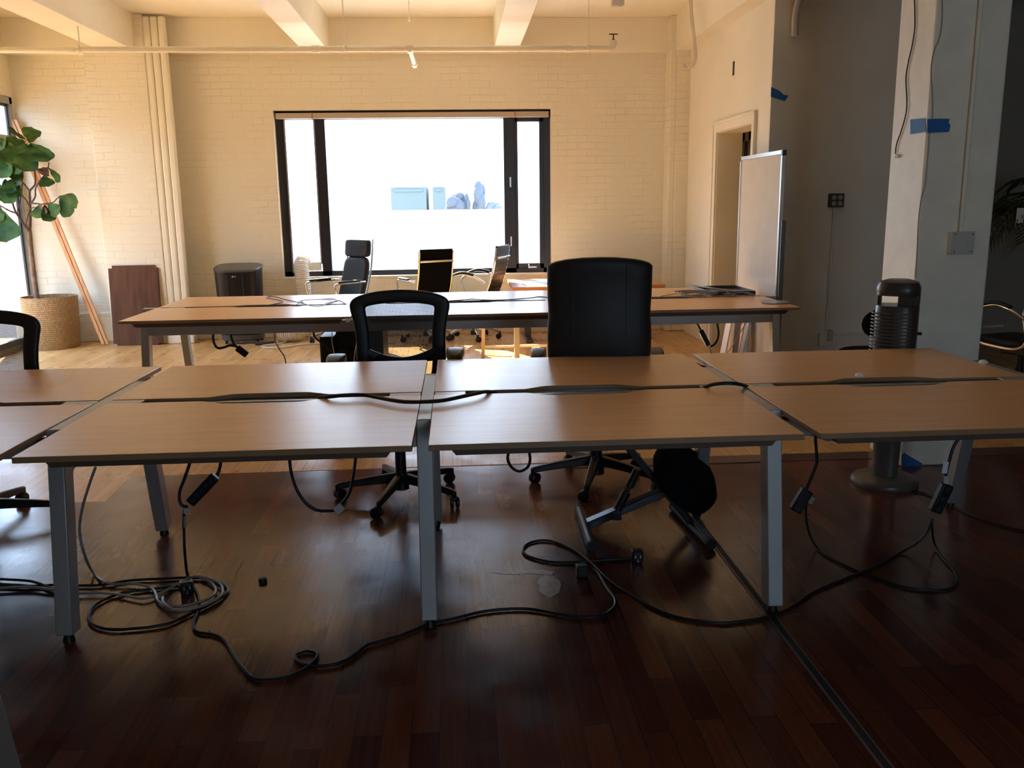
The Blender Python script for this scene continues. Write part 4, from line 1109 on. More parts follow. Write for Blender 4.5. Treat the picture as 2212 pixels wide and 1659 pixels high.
tag(MB().box((1.58, 9.03, 3.36), (1.70, 9.11, 3.43)).cyl((1.64, 9.07, 3.42), (1.64, 9.07, 3.47), 0.02, 0.02, 10).cyl((1.655, 9.03, 3.35), (1.655, 9.03, 3.43), 0.014, 0.014, 8).build('ceiling_sensor', M['plate'], bevel=0.008), 'small grey sensor box on the ceiling above the end of the sprinkler pipe', 'sensor')
tag(MB().cyl((-0.41, 9.3, 3.28), (-0.41, 9.3, 3.47), 0.006, 0.006, 8).cyl((-0.41, 9.3, 3.27), (-0.41, 9.3, 3.29), 0.014, 0.014, 10).build('ceiling_rod', M['plaster']), 'short thin cream rod sticking down from the ceiling between the middle beams', 'rod')
rod('clear_tube', [(2.360, 9.040, 3.497), (2.360, 9.022, 3.323), (2.360, 8.933, 3.135), (2.360, 8.848, 2.971), (2.360, 8.817, 2.838), (2.360, 8.912, 2.780), (2.360, 9.070, 2.786), (2.360, 9.237, 2.828)], 0.018, M['tube'], 'clear plastic tube curling down by the right beam', 'tube')
# slot cut in the right wall
tag(MB().box((RX - 0.004, 8.40, 2.62), (RX + 0.002, 8.445, 2.745)).build('wall_slot', M['rubber']), 'narrow dark slot cut in the bright right wall above the door', 'slot')

# ------------------------------------------------------------------ whiteboard and things leaning under it
t = thing('whiteboard', 'tall whiteboard in an aluminium frame standing upright at the end of the farther bench', 'whiteboard', (2.50, 7.21, 0))
zb_ = 0.03; zt_ = 1.845
MB().box((-0.006, -0.49, zb_ + 0.02), (0.008, 0.49, zt_ - 0.02)).build('writing_surface', M['whiteboard'], t)
mb = MB().box((-0.014, -0.50, zb_), (0.014, -0.475, zt_)).box((-0.014, 0.475, zb_), (0.014, 0.50, zt_)).box((-0.014, -0.50, zb_), (0.014, 0.50, zb_ + 0.03)).box((-0.014, -0.50, zt_ - 0.028), (0.014, 0.50, zt_))
mb.build('frame', M['alu_bright'], t, bevel=0.003)
for y in (-0.50, 0.50):
    MB().box((-0.016, y - 0.016, zt_ - 0.04), (0.016, y + 0.016, zt_ + 0.003)).build('corner_cap', M['ac_top'], t, bevel=0.006)
MB().box((-0.005, -0.535, 0.0), (0.03, -0.512, 1.32)).box((-0.02, -0.54, 0.0), (0.05, -0.50, 0.03)).build('stand_post', M['alu_dark'], t, bevel=0.003)
for nm, lab, y, h, w, m_ in (('framed_board', 'narrow white framed board leaning under the farther bench by the door', 7.72, 0.50, 0.07, 'white_metal'), ('pine_strip', 'pale pine strip leaning left of the spirit level by the whiteboard', 7.55, 0.52, 0.06, 'pale_wood'), ('wooden_level', 'pale wooden strip with dark dots leaning in front of the whiteboard', 7.36, 0.53, 0.055, 'pale_wood'), ('metal_strip', 'grey metal strip leaning against the whiteboard, right of the dotted strip', 7.24, 0.52, 0.045, 'alu_bright')):
    o = thing(nm, lab, 'strip', (2.385, y, 0))
    MB().box((-0.012, -w, 0), (0.012, w, h), Matrix.Rotation(R(9), 3, 'Y'), (0, 0, 0)).build('strip', M[m_], o, bevel=0.003)
    if nm == 'wooden_level':
        mb = MB()
        for z in (0.08, 0.2, 0.32, 0.44): mb.cyl((-0.016 + z * 0.158, 0, z), (-0.010 + z * 0.158, 0, z), 0.008, 0.008, 10)
        mb.build('hole', M['brown_wood'], o)

# ------------------------------------------------------------------ sit-stand table by the window
t = thing('window_table', 'orange wood table on a black metal T foot under the right end of the window', 'table', (1.37, 9.60, 0))
MB().box((-0.80, -0.55, 0.595), (0.80, 0.42, 0.63)).build('table_top', M['table_wood'], t, bevel=0.003)
for x in (-0.60, 0.60):
    l_ = MB().box((x - 0.035, 0.0, 0.03), (x + 0.035, 0.07, 0.60)).build('leg', M['heater'], t, bevel=0.004)
    MB().box((x - 0.035, -0.28, 0.0), (x + 0.035, 0.40, 0.035)).build('foot', M['heater'], l_, bevel=0.008)
    MB().tube(spline([(x + 0.09 * math.cos(a), 0.035 + 0.07 * math.sin(a), 0.26) for a in [2 * math.pi * k / 16 for k in range(16)]], 2, True), 0.006, 6).build('cable_ring', M['pale_leg'], l_)
for i, (x, y, rz, lab) in enumerate(((0.90, 9.42, 4, 'sunlit white sheet of paper nearest the left end of the window table'), (1.25, 9.62, -6, 'sunlit white sheet of paper at the middle of the window table'), (1.72, 9.3, 3, 'loose sheet near the right end of the window table'))):
    o = MB().box((-0.21, -0.28, 0), (0.21, 0.28, 0.002 + 0.001 * i)).build('paper_sheet', M['paper'] if i < 2 else M['plate']); o.location = (x, y, 0.631); o.rotation_euler = (0, 0, R(rz)); tag(o, lab, 'paper')
# beige metal stand in front of it
t = thing('metal_stand', 'beige metal stand with thin legs and a low crossbar under the farther bench', 'stand', (0.56, 8.35, 0))
for x in (-0.33, 0.33):
    MB().bar((x, 0, 0.0), (x * 0.94, 0, 0.56), 0.032, 0.02).build('leg', M['pale_leg'], t, bevel=0.003)
MB().box((-0.025, -0.02, 0), (0.025, 0.03, 0.56)).build('leg', M['alu'], t, bevel=0.003)
MB().box((-0.33, -0.008, 0.115), (0.33, 0.012, 0.135)).build('crossbar', M['white_metal'], t, bevel=0.002)
MB().box((-0.36, -0.15, 0.56), (0.36, 0.15, 0.58)).build('top_plate', M['pale_leg'], t, bevel=0.002)

# black pedestal boxes under the farther bench
t = thing('pedestal_cabinet', 'black pedestal cabinet standing on the floor under the farther bench', 'cabinet', (-0.785, 7.0, 0))
MB().box((-0.16, -0.25, 0.03), (0.20, 0.25, 0.575)).build('body', M['ac_body'], t, bevel=0.006)
for z in (0.05, 0.23, 0.41):
    d_ = MB().box((-0.155, -0.262, z), (0.195, -0.25, z + 0.16)).build('drawer', M['ac_body'], t, bevel=0.003)
    MB().box((-0.04, -0.272, z + 0.13), (0.08, -0.262, z + 0.142)).build('handle', M['black'], d_)
for x in (-0.12, 0.16):
    for y in (-0.2, 0.2): MB().cyl((x, y, 0), (x, y, 0.035), 0.018, 0.018, 10).build('foot', M['rubber'], t)
t = thing('computer_tower', 'narrow black computer case standing left of the pedestal cabinet', 'computer', (-1.005, 6.9, 0))
MB().box((-0.055, -0.22, 0.01), (0.055, 0.22, 0.50)).build('case', M['ac_body'], t, bevel=0.006)
MB().box((-0.045, -0.228, 0.03), (0.045, -0.22, 0.48)).build('front_panel', M['black'], t, bevel=0.003)
tag(MB().box((1.30, 8.55, 0.0), (1.62, 8.85, 0.30), Matrix.Rotation(R(14), 3, 'Y')).cyl((1.60, 8.6, 0.14), (1.66, 8.56, 0.12), 0.02, 0.012, 10).build('shiny_bag', M['red_leather'], bevel=0.05, seg=4), 'glossy brown bag on the floor just right of the executive chair back', 'bag')

# folded paper hanging over the far bench edge
o = MB().add([(-0.763, 5.930, 0.731), (-0.701, 5.930, 0.733), (-0.742, 5.925, 0.703), (-0.754, 5.925, 0.706)], [(0, 1, 2, 3)]).build('paper_note', M['paper'], smooth=False)
o.modifiers.new('thick', 'SOLIDIFY').thickness = 0.001
tag(o, 'small white paper flap stuck to the front edge of the farther bench', 'paper')

# ------------------------------------------------------------------ things on the far bench
t = thing('monitor_tray', 'open shallow black metal tray lying at the right end of the farther bench', 'tray', (2.16, 7.06, 0.743))
mb = MB().box((-0.16, -0.25, 0), (0.20, 0.25, 0.006)).box((-0.16, -0.25, 0), (0.20, -0.243, 0.030)).box((-0.16, 0.243, 0), (0.20, 0.25, 0.030)).box((0.193, -0.25, 0), (0.20, 0.25, 0.030)).box((-0.16, -0.25, 0), (-0.153, 0.25, 0.030))
mb.build('tray', M['heater'], t, bevel=0.002)
MB().bar((-0.22, 0.22, 0.045), (0.02, -0.30, 0.034), 0.05, 0.006).build('bracket_arm', mat('blue_grey_metal', (0.16, 0.24, 0.34), 0.25, metal=0.6), t, bevel=0.001)
MB().box((-0.36, 0.10, 0.0), (-0.17, 0.16, 0.006)).build('side_plate', M['alu_dark'], t)
rnd = random.Random(11)
def pile(cx, cy, z, rx, ry, n, seed, k=13):
    rr = random.Random(seed); pts = []
    a = rr.uniform(0, 6)
    for i in range(n):
        a += rr.uniform(0.9, 1.3)
        f_ = rr.uniform(0.55, 1.0)
        pts.append((cx + rx * f_ * math.cos(a), cy + ry * f_ * math.sin(a), z + rr.uniform(0.004, 0.035)))
    return pts
rod('cable_bundle', pile(1.90, 6.82, 0.744, 0.17, 0.13, 34, 3), 0.0035, M['wire_grey'], 'tangled bundle of thin grey cables on the right part of the farther bench', 'cable')
rod('loose_cable', pile(2.18, 6.70, 0.745, 0.14, 0.05, 12, 5), 0.0032, M['wire_grey'], 'grey cable looping over the front of the black metal tray', 'cable')
rod('loose_cable', [(1.599, 6.803, 0.746), (1.711, 6.927, 0.746), (1.866, 7.087, 0.746), (1.959, 7.147, 0.746)], 0.003, M['wire_grey'], 'thin grey cable running left from the tangled bundle along the farther bench', 'cable')
rod('loose_cable', [(-1.439, 6.690, 0.747), (-1.394, 6.808, 0.747), (-1.362, 6.934, 0.747), (-1.434, 7.084, 0.747), (-1.513, 7.205, 0.747), (-1.564, 7.288, 0.747), (-1.572, 7.401, 0.747), (-1.478, 7.308, 0.747), (-1.402, 7.149, 0.747), (-1.258, 6.915, 0.747), (-1.180, 6.769, 0.747), (-1.176, 6.642, 0.747), (-1.247, 6.655, 0.747)], 0.0035, M['wire_black'], 'thin brown cable coiled on the left part of the farther bench', 'cable')
rod('loose_cable', [(-1.221, 6.704, 0.748), (-1.239, 6.969, 0.748), (-1.137, 7.054, 0.748), (-0.992, 7.061, 0.748), (-0.956, 6.985, 0.748), (-0.986, 6.756, 0.748), (-1.028, 6.576, 0.748), (-1.127, 6.655, 0.748), (-1.231, 6.968, 0.748)], 0.0035, M['wire_grey'], 'thin cable looped on the bright part of the farther bench left of the mesh chair', 'cable')
rod('loose_cable', [(-1.007, 6.737, 0.747), (-0.969, 6.894, 0.747), (-0.919, 6.919, 0.747), (-0.857, 6.710, 0.747)], 0.0035, M['wire_black'], 'short dark cable arching beside the looped cable on the farther bench', 'cable')
rod('loose_cable', [(-0.067, 6.759, 0.747), (0.041, 6.807, 0.747), (0.114, 6.861, 0.747), (0.219, 6.773, 0.747), (0.344, 6.749, 0.747), (0.511, 6.821, 0.747), (0.588, 6.876, 0.747), (0.649, 6.936, 0.747), (0.732, 6.848, 0.747)], 0.004, M['wire_black'], 'black cable lying along the middle gap of the farther bench', 'cable')
o = thing('round_disk', 'thin round grey disk at the right front corner of the farther bench', 'disk', (2.310, 6.231, 0.743))
MB().lathe([(0.10, 0), (0.104, 0.004), (0.10, 0.008), (0.0001, 0.009)], seg=36).build('disk', M['alu'], o)

# cables hanging below the far bench
rod('hanging_cable', [(-1.734, 6.300, 0.625), (-1.748, 6.300, 0.566), (-1.739, 6.300, 0.515), (-1.715, 6.300, 0.491), (-1.673, 6.300, 0.497), (-1.633, 6.300, 0.509), (-1.597, 6.300, 0.502)], 0.009, M['wire_black'], 'black cable looping below the left part of the farther bench', 'cable')
rod('hanging_cable', [(-1.621, 6.300, 0.623), (-1.621, 6.300, 0.569), (-1.606, 6.300, 0.522), (-1.582, 6.300, 0.491)], 0.009, M['wire_black'], 'short black cable holding the plug below the farther bench', 'cable')
o = MB().bar((-1.585, 6.300, 0.492), (-1.517, 6.300, 0.436), 0.036, 0.045).build('socket_plug', M['ac_body'], bevel=0.006); tag(o, 'black inline socket hanging below the left part of the farther bench', 'plug')
rod('hanging_cable', [(-1.334, 6.400, 0.592), (-1.335, 6.400, 0.524), (-1.306, 6.400, 0.455), (-1.276, 6.400, 0.403), (-1.267, 6.400, 0.334), (-1.266, 6.400, 0.248)], 0.0045, M['wire_grey'], 'thin brown cable dropping to the floor right of the looped black cable', 'cable')
rod('hanging_cable', [(-1.046, 6.350, 0.593), (-1.039, 6.350, 0.549), (-0.995, 6.350, 0.507), (-0.944, 6.350, 0.465), (-0.907, 6.350, 0.420), (-0.898, 6.350, 0.334)], 0.007, M['wire_black'], 'black cable dropping in front of the computer case', 'cable')
rod('hanging_cable', [(-0.904, 6.300, 0.597), (-0.911, 6.300, 0.530), (-0.904, 6.300, 0.462), (-0.891, 6.300, 0.394), (-0.889, 6.300, 0.309)], 0.003, M['wire_white'], 'thin pale cable dropping in front of the pedestal cabinet', 'cable')
rod('hanging_cable', [(-0.729, 6.300, 0.599), (-0.736, 6.300, 0.509), (-0.754, 6.300, 0.425), (-0.766, 6.300, 0.306)], 0.003, M['wire_white'], 'thin pale cable beside the left side of the mesh chair', 'cable')
rod('hanging_cable', [(1.751, 6.300, 0.599), (1.773, 6.300, 0.561), (1.791, 6.300, 0.526)], 0.007, M['wire_black'], 'black cable from the farther bench to its inline socket on the right', 'cable')
o = MB().bar((1.784, 6.300, 0.540), (1.843, 6.300, 0.428), 0.032, 0.035).build('inline_socket', M['black'], bevel=0.006); tag(o, 'black inline socket hanging below the right part of the farther bench', 'plug')
rod('hanging_cable', [(1.843, 6.300, 0.428), (1.862, 6.300, 0.390), (1.873, 6.300, 0.351), (1.887, 6.300, 0.274)], 0.006, M['wire_white'], 'pale cable below the right inline socket', 'cable')
rod('hanging_cable', [(1.903, 6.300, 0.596), (1.916, 6.300, 0.524), (1.911, 6.300, 0.472), (1.888, 6.300, 0.434), (1.857, 6.300, 0.418)], 0.008, M['wire_black'], 'black cable curving from the bench down to the right inline socket', 'cable')
rod('hanging_cable', [(2.224, 6.600, 0.550), (2.183, 6.600, 0.478), (2.142, 6.600, 0.403), (2.100, 6.600, 0.342), (2.065, 6.600, 0.303)], 0.0035, M['wire_white'], 'thin pale cable slanting down in front of the leaning strips', 'cable')

# ------------------------------------------------------------------ cables around the near bench
FL = 0.007
rod('power_cable', [(p[0], p[1], FL if p[2] < 0.02 else p[2]) for p in
    ([(-1.092, 3.360, 0.320), (-1.102, 3.360, 0.289), (-1.108, 3.360, 0.212), (-1.112, 3.360, 0.134)] + [(-1.128, 3.415, 0.006), (-1.073, 3.308, 0.006), (-1.014, 3.174, 0.006), (-0.991, 3.075, 0.006), (-0.980, 2.982, 0.006), (-0.948, 2.916, 0.006), (-0.885, 2.890, 0.006), (-0.833, 2.842, 0.006), (-0.771, 2.723, 0.006), (-0.730, 2.654, 0.006), (-0.684, 2.587, 0.006), (-0.645, 2.573, 0.006), (-0.580, 2.581, 0.006), (-0.540, 2.611, 0.006), (-0.513, 2.647, 0.006), (-0.496, 2.699, 0.006), (-0.505, 2.727, 0.006), (-0.535, 2.742, 0.006), (-0.566, 2.723, 0.006), (-0.566, 2.693, 0.006), (-0.546, 2.664, 0.006), (-0.520, 2.647, 0.006), (-0.482, 2.638, 0.006), (-0.437, 2.643, 0.006), (-0.398, 2.669, 0.006), (-0.367, 2.715, 0.006), (-0.338, 2.766, 0.006), (-0.287, 2.791, 0.006), (-0.216, 2.834, 0.006), (-0.163, 2.877, 0.006), (-0.110, 2.911, 0.006), (-0.044, 2.934, 0.006), (0.061, 2.980, 0.006), (0.166, 2.993, 0.006), (0.244, 2.982, 0.006), (0.344, 2.932, 0.006), (0.403, 2.908, 0.006), (0.459, 2.900, 0.006), (0.511, 2.924, 0.006), (0.549, 2.977, 0.006), (0.561, 3.022, 0.006), (0.560, 3.066, 0.006), (0.550, 3.124, 0.006), (0.542, 3.206, 0.006), (0.538, 3.273, 0.006), (0.524, 3.316, 0.006), (0.505, 3.327, 0.006)])],
    0.0058, M['wire_black'], 'long black power cable with a small loop winding across the floor to the left plug', 'cable', sub=5)
def plug(p, lab, rz):
    t = thing('power_plug', lab, 'plug', (p[0], p[1], 0.0), rz, 'black plugs lying on the dark floor')
    MB().box((-0.024, -0.022, 0.002), (0.024, 0.022, 0.05)).build('plug_body', M['black'], t, bevel=0.006)
    MB().box((-0.012, 0.020, 0.03), (-0.009, 0.042, 0.038)).box((0.009, 0.020, 0.03), (0.012, 0.042, 0.038)).cyl((0, 0.02, 0.015), (0, 0.042, 0.015), 0.003, 0.003, 8).build('prong', M['alu_bright'], t)
plug((0.470, 3.270, 0.000), 'black mains plug on the floor at the end of the long winding cable', R(5))
plug((0.721, 3.401, 0.000), 'black mains plug on the floor right of the other plug, under the kneeling chair', R(175))
plug((-1.084, 3.259, 0.000), 'black mains plug inside the coiled cables at left', R(200))
rod('power_cable', [(0.697, 3.419, 0.006), (0.610, 3.412, 0.006), (0.526, 3.406, 0.006), (0.444, 3.399, 0.006), (0.364, 3.411, 0.006), (0.302, 3.451, 0.006), (0.262, 3.500, 0.006), (0.255, 3.557, 0.006), (0.278, 3.619, 0.006), (0.326, 3.652, 0.006), (0.377, 3.647, 0.006), (0.429, 3.599, 0.006), (0.486, 3.504, 0.006), (0.524, 3.391, 0.006), (0.556, 3.258, 0.006), (0.590, 3.154, 0.006), (0.645, 3.046, 0.006), (0.696, 2.945, 0.006), (0.753, 2.880, 0.006), (0.814, 2.846, 0.006), (0.900, 2.817, 0.006), (0.996, 2.826, 0.006), (1.097, 2.853, 0.006), (1.167, 2.894, 0.006), (1.213, 2.932, 0.006), (1.299, 3.010, 0.006), (1.377, 3.065, 0.006), (1.493, 3.135, 0.006), (1.589, 3.193, 0.006), (1.701, 3.266, 0.006)] + [(1.844, 3.370, 0.008), (1.904, 3.370, 0.043), (1.948, 3.370, 0.091), (1.967, 3.370, 0.154)],
    0.0055, M['wire_black'], 'black cable from the right floor plug curling up to the hanging power strip at right', 'cable', sub=5)
rod('power_cable', [(1.436, 3.400, 0.254), (1.433, 3.400, 0.209), (1.442, 3.410, 0.150), (1.466, 3.420, 0.077), (1.510, 3.450, 0.013)] + [(1.518, 3.380, 0.006), (1.539, 3.305, 0.006), (1.587, 3.188, 0.006), (1.631, 3.122, 0.006), (1.680, 3.049, 0.006), (1.745, 3.014, 0.006), (1.820, 3.007, 0.006), (1.879, 3.031, 0.006), (1.929, 3.094, 0.006), (1.960, 3.172, 0.006), (1.985, 3.301, 0.006)] + [(2.010, 3.400, 0.014), (1.982, 3.380, 0.069), (1.971, 3.380, 0.140)],
    0.0048, M['wire_black'], 'thin black cable looping on the floor between the two hanging sockets at right', 'cable', sub=5)
rod('power_cable', [(-1.851, 3.380, 0.008), (-1.736, 3.365, 0.008), (-1.639, 3.365, 0.008), (-1.451, 3.347, 0.008), (-1.352, 3.382, 0.008), (-1.215, 3.387, 0.008), (-1.129, 3.388, 0.008), (-1.022, 3.365, 0.008), (-0.940, 3.287, 0.008), (-0.924, 3.223, 0.008), (-0.953, 3.148, 0.008), (-1.026, 3.040, 0.008), (-1.084, 2.977, 0.008), (-1.200, 2.956, 0.008), (-1.276, 2.963, 0.008), (-1.350, 3.011, 0.008), (-1.387, 3.084, 0.008), (-1.395, 3.177, 0.008), (-1.337, 3.260, 0.008), (-1.237, 3.289, 0.008), (-1.133, 3.305, 0.008), (-1.105, 3.281, 0.008)], 0.0055, M['wire_black'], 'black cable making a wide oval loop on the floor at lower left', 'cable', sub=5)
rod('power_cable', [(-1.958, 3.452, 0.010), (-1.880, 3.440, 0.010), (-1.769, 3.416, 0.010), (-1.711, 3.389, 0.010), (-1.621, 3.324, 0.010), (-1.564, 3.277, 0.010)], 0.0055, M['wire_black'], 'upper black cable entering from the left edge across the floor', 'cable', sub=5)
rod('grey_cable', [(-1.429, 3.380, 0.486), (-1.467, 3.380, 0.399), (-1.502, 3.380, 0.304), (-1.518, 3.380, 0.220), (-1.510, 3.380, 0.128)] + [(-1.526, 3.471, 0.012), (-1.444, 3.373, 0.012), (-1.395, 3.346, 0.012), (-1.309, 3.338, 0.012), (-1.232, 3.293, 0.012), (-1.191, 3.226, 0.012), (-1.166, 3.171, 0.012), (-1.112, 3.119, 0.012), (-1.050, 3.121, 0.012), (-0.991, 3.155, 0.012), (-0.966, 3.218, 0.012), (-0.992, 3.296, 0.012), (-1.056, 3.372, 0.012), (-1.109, 3.377, 0.012), (-1.154, 3.285, 0.012), (-1.189, 3.226, 0.012), (-1.234, 3.198, 0.012), (-1.328, 3.239, 0.012), (-1.418, 3.264, 0.012), (-1.524, 3.273, 0.012), (-1.628, 3.316, 0.012), (-1.737, 3.348, 0.012), (-1.883, 3.340, 0.012)], 0.0055, M['wire_grey'], 'grey cable hanging from the near bench and coiling on the floor at left', 'cable', sub=5)
rod('grey_cable', [(-1.153, 3.192, 0.017), (-1.140, 3.151, 0.017), (-1.095, 3.092, 0.017), (-1.051, 3.069, 0.017), (-0.991, 3.094, 0.017), (-0.949, 3.141, 0.017), (-0.934, 3.204, 0.017), (-0.963, 3.291, 0.017), (-1.022, 3.349, 0.017), (-1.057, 3.370, 0.017)], 0.005, M['wire_grey'], 'outer turn of grey cable lying around the coiled cables at left', 'cable', sub=5)
rod('hanging_cable', [(-1.050, 3.360, 0.544), (-1.061, 3.360, 0.497), (-1.088, 3.360, 0.432), (-1.110, 3.360, 0.382), (-1.113, 3.360, 0.342), (-1.101, 3.360, 0.322), (-1.083, 3.360, 0.319)], 0.0065, M['wire_black'], 'thick black cable hanging from the near bench down to the left power strip', 'cable')
rod('hanging_cable', [(-0.936, 3.360, 0.540), (-0.941, 3.360, 0.505), (-0.947, 3.360, 0.475), (-0.960, 3.360, 0.445)], 0.0065, M['wire_black'], 'short black cable entering the upper end of the left power strip', 'cable')
def strip(name, a, b, lab, w=0.042, h=0.03, slots=5, m_='ac_body'):
    a = Vector(a); b = Vector(b); c = (a + b) / 2
    t = thing(name, lab, 'power strip', c)
    MB().bar(a - c, b - c, w, h, up=(0, -1, 0)).build('housing', M[m_], t, bevel=0.006)
    d = (b - a); mb = MB()
    for k in range(slots):
        p = a - c + d * (0.14 + 0.72 * k / max(1, slots - 1)) + Vector((0, -h / 2 - 0.0006, 0))
        mb.bar(p - d.normalized() * 0.009, p + d.normalized() * 0.009, 0.02, 0.002, up=(0, -1, 0))
    mb.build('outlet', M['rubber'], t)
    return t
strip('power_strip', (-0.966, 3.360, 0.441), (-1.073, 3.360, 0.334), 'black power strip hanging at a slant under the left part of the near bench')
rod('hanging_cable', [(-0.683, 3.400, 0.521), (-0.684, 3.400, 0.494), (-0.681, 3.400, 0.433), (-0.665, 3.400, 0.365), (-0.635, 3.400, 0.309), (-0.597, 3.400, 0.276), (-0.557, 3.400, 0.267), (-0.516, 3.400, 0.271), (-0.485, 3.400, 0.300), (-0.453, 3.400, 0.346), (-0.434, 3.400, 0.425), (-0.423, 3.400, 0.492), (-0.420, 3.400, 0.522)], 0.0065, M['wire_black'], 'black cable hanging in a deep U below the middle left of the near bench', 'cable')
rod('hanging_cable', [(0.200, 3.400, 0.522), (0.188, 3.400, 0.484), (0.186, 3.400, 0.457), (0.202, 3.400, 0.425), (0.232, 3.400, 0.408), (0.264, 3.400, 0.423), (0.276, 3.400, 0.454), (0.272, 3.400, 0.491), (0.265, 3.400, 0.520)], 0.006, M['wire_black'], 'short round loop of black cable hanging below the middle of the near bench', 'cable')
rod('hanging_cable', [(1.456, 3.400, 0.533), (1.457, 3.400, 0.501), (1.468, 3.400, 0.416), (1.462, 3.400, 0.384), (1.430, 3.400, 0.293)], 0.0065, M['wire_black'], 'black cable hanging from the right bay of the near bench to its socket', 'cable')
rod('hanging_cable', [(2.082, 3.400, 0.534), (2.071, 3.400, 0.497), (2.047, 3.400, 0.451), (2.036, 3.400, 0.398), (2.027, 3.400, 0.345), (2.024, 3.400, 0.284)], 0.0065, M['wire_black'], 'black cable hanging beside the far right leg of the near bench', 'cable')
strip('hanging_socket', (1.434, 3.400, 0.288), (1.384, 3.400, 0.199), 'black socket block hanging below the right bay of the near bench', 0.05, 0.035, 2, 'black')
strip('power_strip', (2.024, 3.380, 0.299), (1.978, 3.380, 0.179), 'black power strip hanging next to the far right leg of the near bench', 0.05, 0.035, 3, 'black')
def cable_tag(name, c, w, h, rz, lab, m_='paper'):
    o = MB().box((-w / 2, -0.001, -h / 2), (w / 2, 0.001, h / 2)).box((-w * 0.35, -0.0016, -h * 0.1), (w * 0.35, -0.001, -h * 0.02)).build(name, M[m_])
    o.location = c; o.rotation_euler = (0, rz, 0); tag(o, lab, 'tag')
cable_tag('cable_tag', (-1.085, 3.350, 0.304), 0.026, 0.024, R(8), 'square grey tag on the cable below the left power strip', 'plate')
cable_tag('cable_tag', (-1.096, 3.350, 0.258), 0.012, 0.045, R(3), 'narrow grey label wrapped on the cable below the left power strip', 'wire_grey')
cable_tag('cable_tag', (-0.499, 3.390, 0.278), 0.038, 0.032, R(-38), 'printed grey tag on the deep U of black cable', 'plate')
cable_tag('cable_tag', (1.446, 3.390, 0.247), 0.03, 0.03, R(25), 'grey tag hanging from the right bay socket', 'wire_grey')
cable_tag('cable_tag', (2.015, 3.390, 0.369), 0.022, 0.05, R(5), 'white paper label on the cable beside the far right leg')
cable_tag('cable_tag', (2.015, 3.375, 0.319), 0.02, 0.035, R(0), 'small lower white label on the cable beside the far right leg', 'plate')
# cables lying on the near bench
rod('bench_cable', [(-0.549, 3.380, 0.742), (-0.501, 3.337, 0.752), (-0.453, 3.333, 0.757), (-0.379, 3.328, 0.758), (-0.329, 3.293, 0.757), (-0.262, 3.228, 0.757), (-0.205, 3.189, 0.757), (-0.134, 3.181, 0.757), (-0.064, 3.196, 0.757), (0.005, 3.252, 0.757), (0.070, 3.310, 0.757), (0.106, 3.365, 0.750), (0.160, 3.471, 0.720)], 0.0075, M['wire_black'], 'thick black cable lying over the middle crossbar of the near bench', 'cable')
rod('bench_cable', [(0.982, 3.468, 0.720), (0.981, 3.381, 0.742), (0.998, 3.338, 0.760), (1.034, 3.321, 0.768), (1.073, 3.316, 0.768), (1.116, 3.337, 0.757), (1.159, 3.392, 0.735)], 0.0075, M['wire_black'], 'black cable arching over the right crossbar of the near bench', 'cable')
rod('under_cable', [(1.112, 4.020, 0.722), (1.146, 4.020, 0.706), (1.188, 4.020, 0.698)], 0.006, M['wire_black'], 'black cable showing in the gap behind the right crossbar of the near bench', 'cable')

def dome(p, r, lab):
    o = MB().lathe([(r, 0), (r, 0.004), (r * 0.93, r * 0.32), (r * 0.7, r * 0.60), (r * 0.35, r * 0.76), (0.0001, r * 0.8)], seg=28).build('puck_light', M['white_metal']); o.location = p; tag(o, lab, 'puck light', 'small white domes on the near bench')
dome((1.684, 3.522, 0.742), 0.018, 'small white dome on the desktop above the right cable cutout')
dome((2.357, 3.740, 0.742), 0.020, 'small white dome on the right end edge of the near bench')
o = MB().cyl((0, 0, 0), (0, 0, 0.016), 0.017, 0.0165, 24).cyl((0, 0, 0.016), (0, 0, 0.018), 0.012, 0.012, 20).build('rubber_puck', M['rubber'], bevel=0.002); o.location = (-0.809, 3.336, 0.000); tag(o, 'small round black cap lying on the dark floor', 'cap')

def patch(name, pts, m_, lab, z=0.0009):
    mb = MB(); mb.add([(p[0], p[1], z) for p in pts], [tuple(range(len(pts)))])
    return tag(mb.build(name, m_, smooth=False), lab, 'stain')
rnd = random.Random(5)
ring = [(0.0 + (0.045 + rnd.uniform(-0.006, 0.006)) * math.cos(2 * math.pi * k / 26), (0.10 + rnd.uniform(-0.012, 0.012)) * math.sin(2 * math.pi * k / 26)) for k in range(26)]
sx_, sy_, _ = (0.330, 3.196, 0.000)
patch('floor_stain', [(sx_ + a, sy_ + b) for a, b in ring], M['stain'], 'pale oval worn patch on the dark floor in front of the kneeling chair')
a_ = [(0.110, 3.345, 0.000), (0.182, 3.348, 0.000), (0.249, 3.351, 0.000), (0.315, 3.349, 0.000), (0.362, 3.321, 0.000), (0.347, 3.291, 0.000), (0.274, 3.316, 0.000), (0.199, 3.314, 0.000), (0.143, 3.324, 0.000)]
patch('floor_stain', a_, M['stain'], 'thin pale scrape across the dark floor boards left of the oval patch')

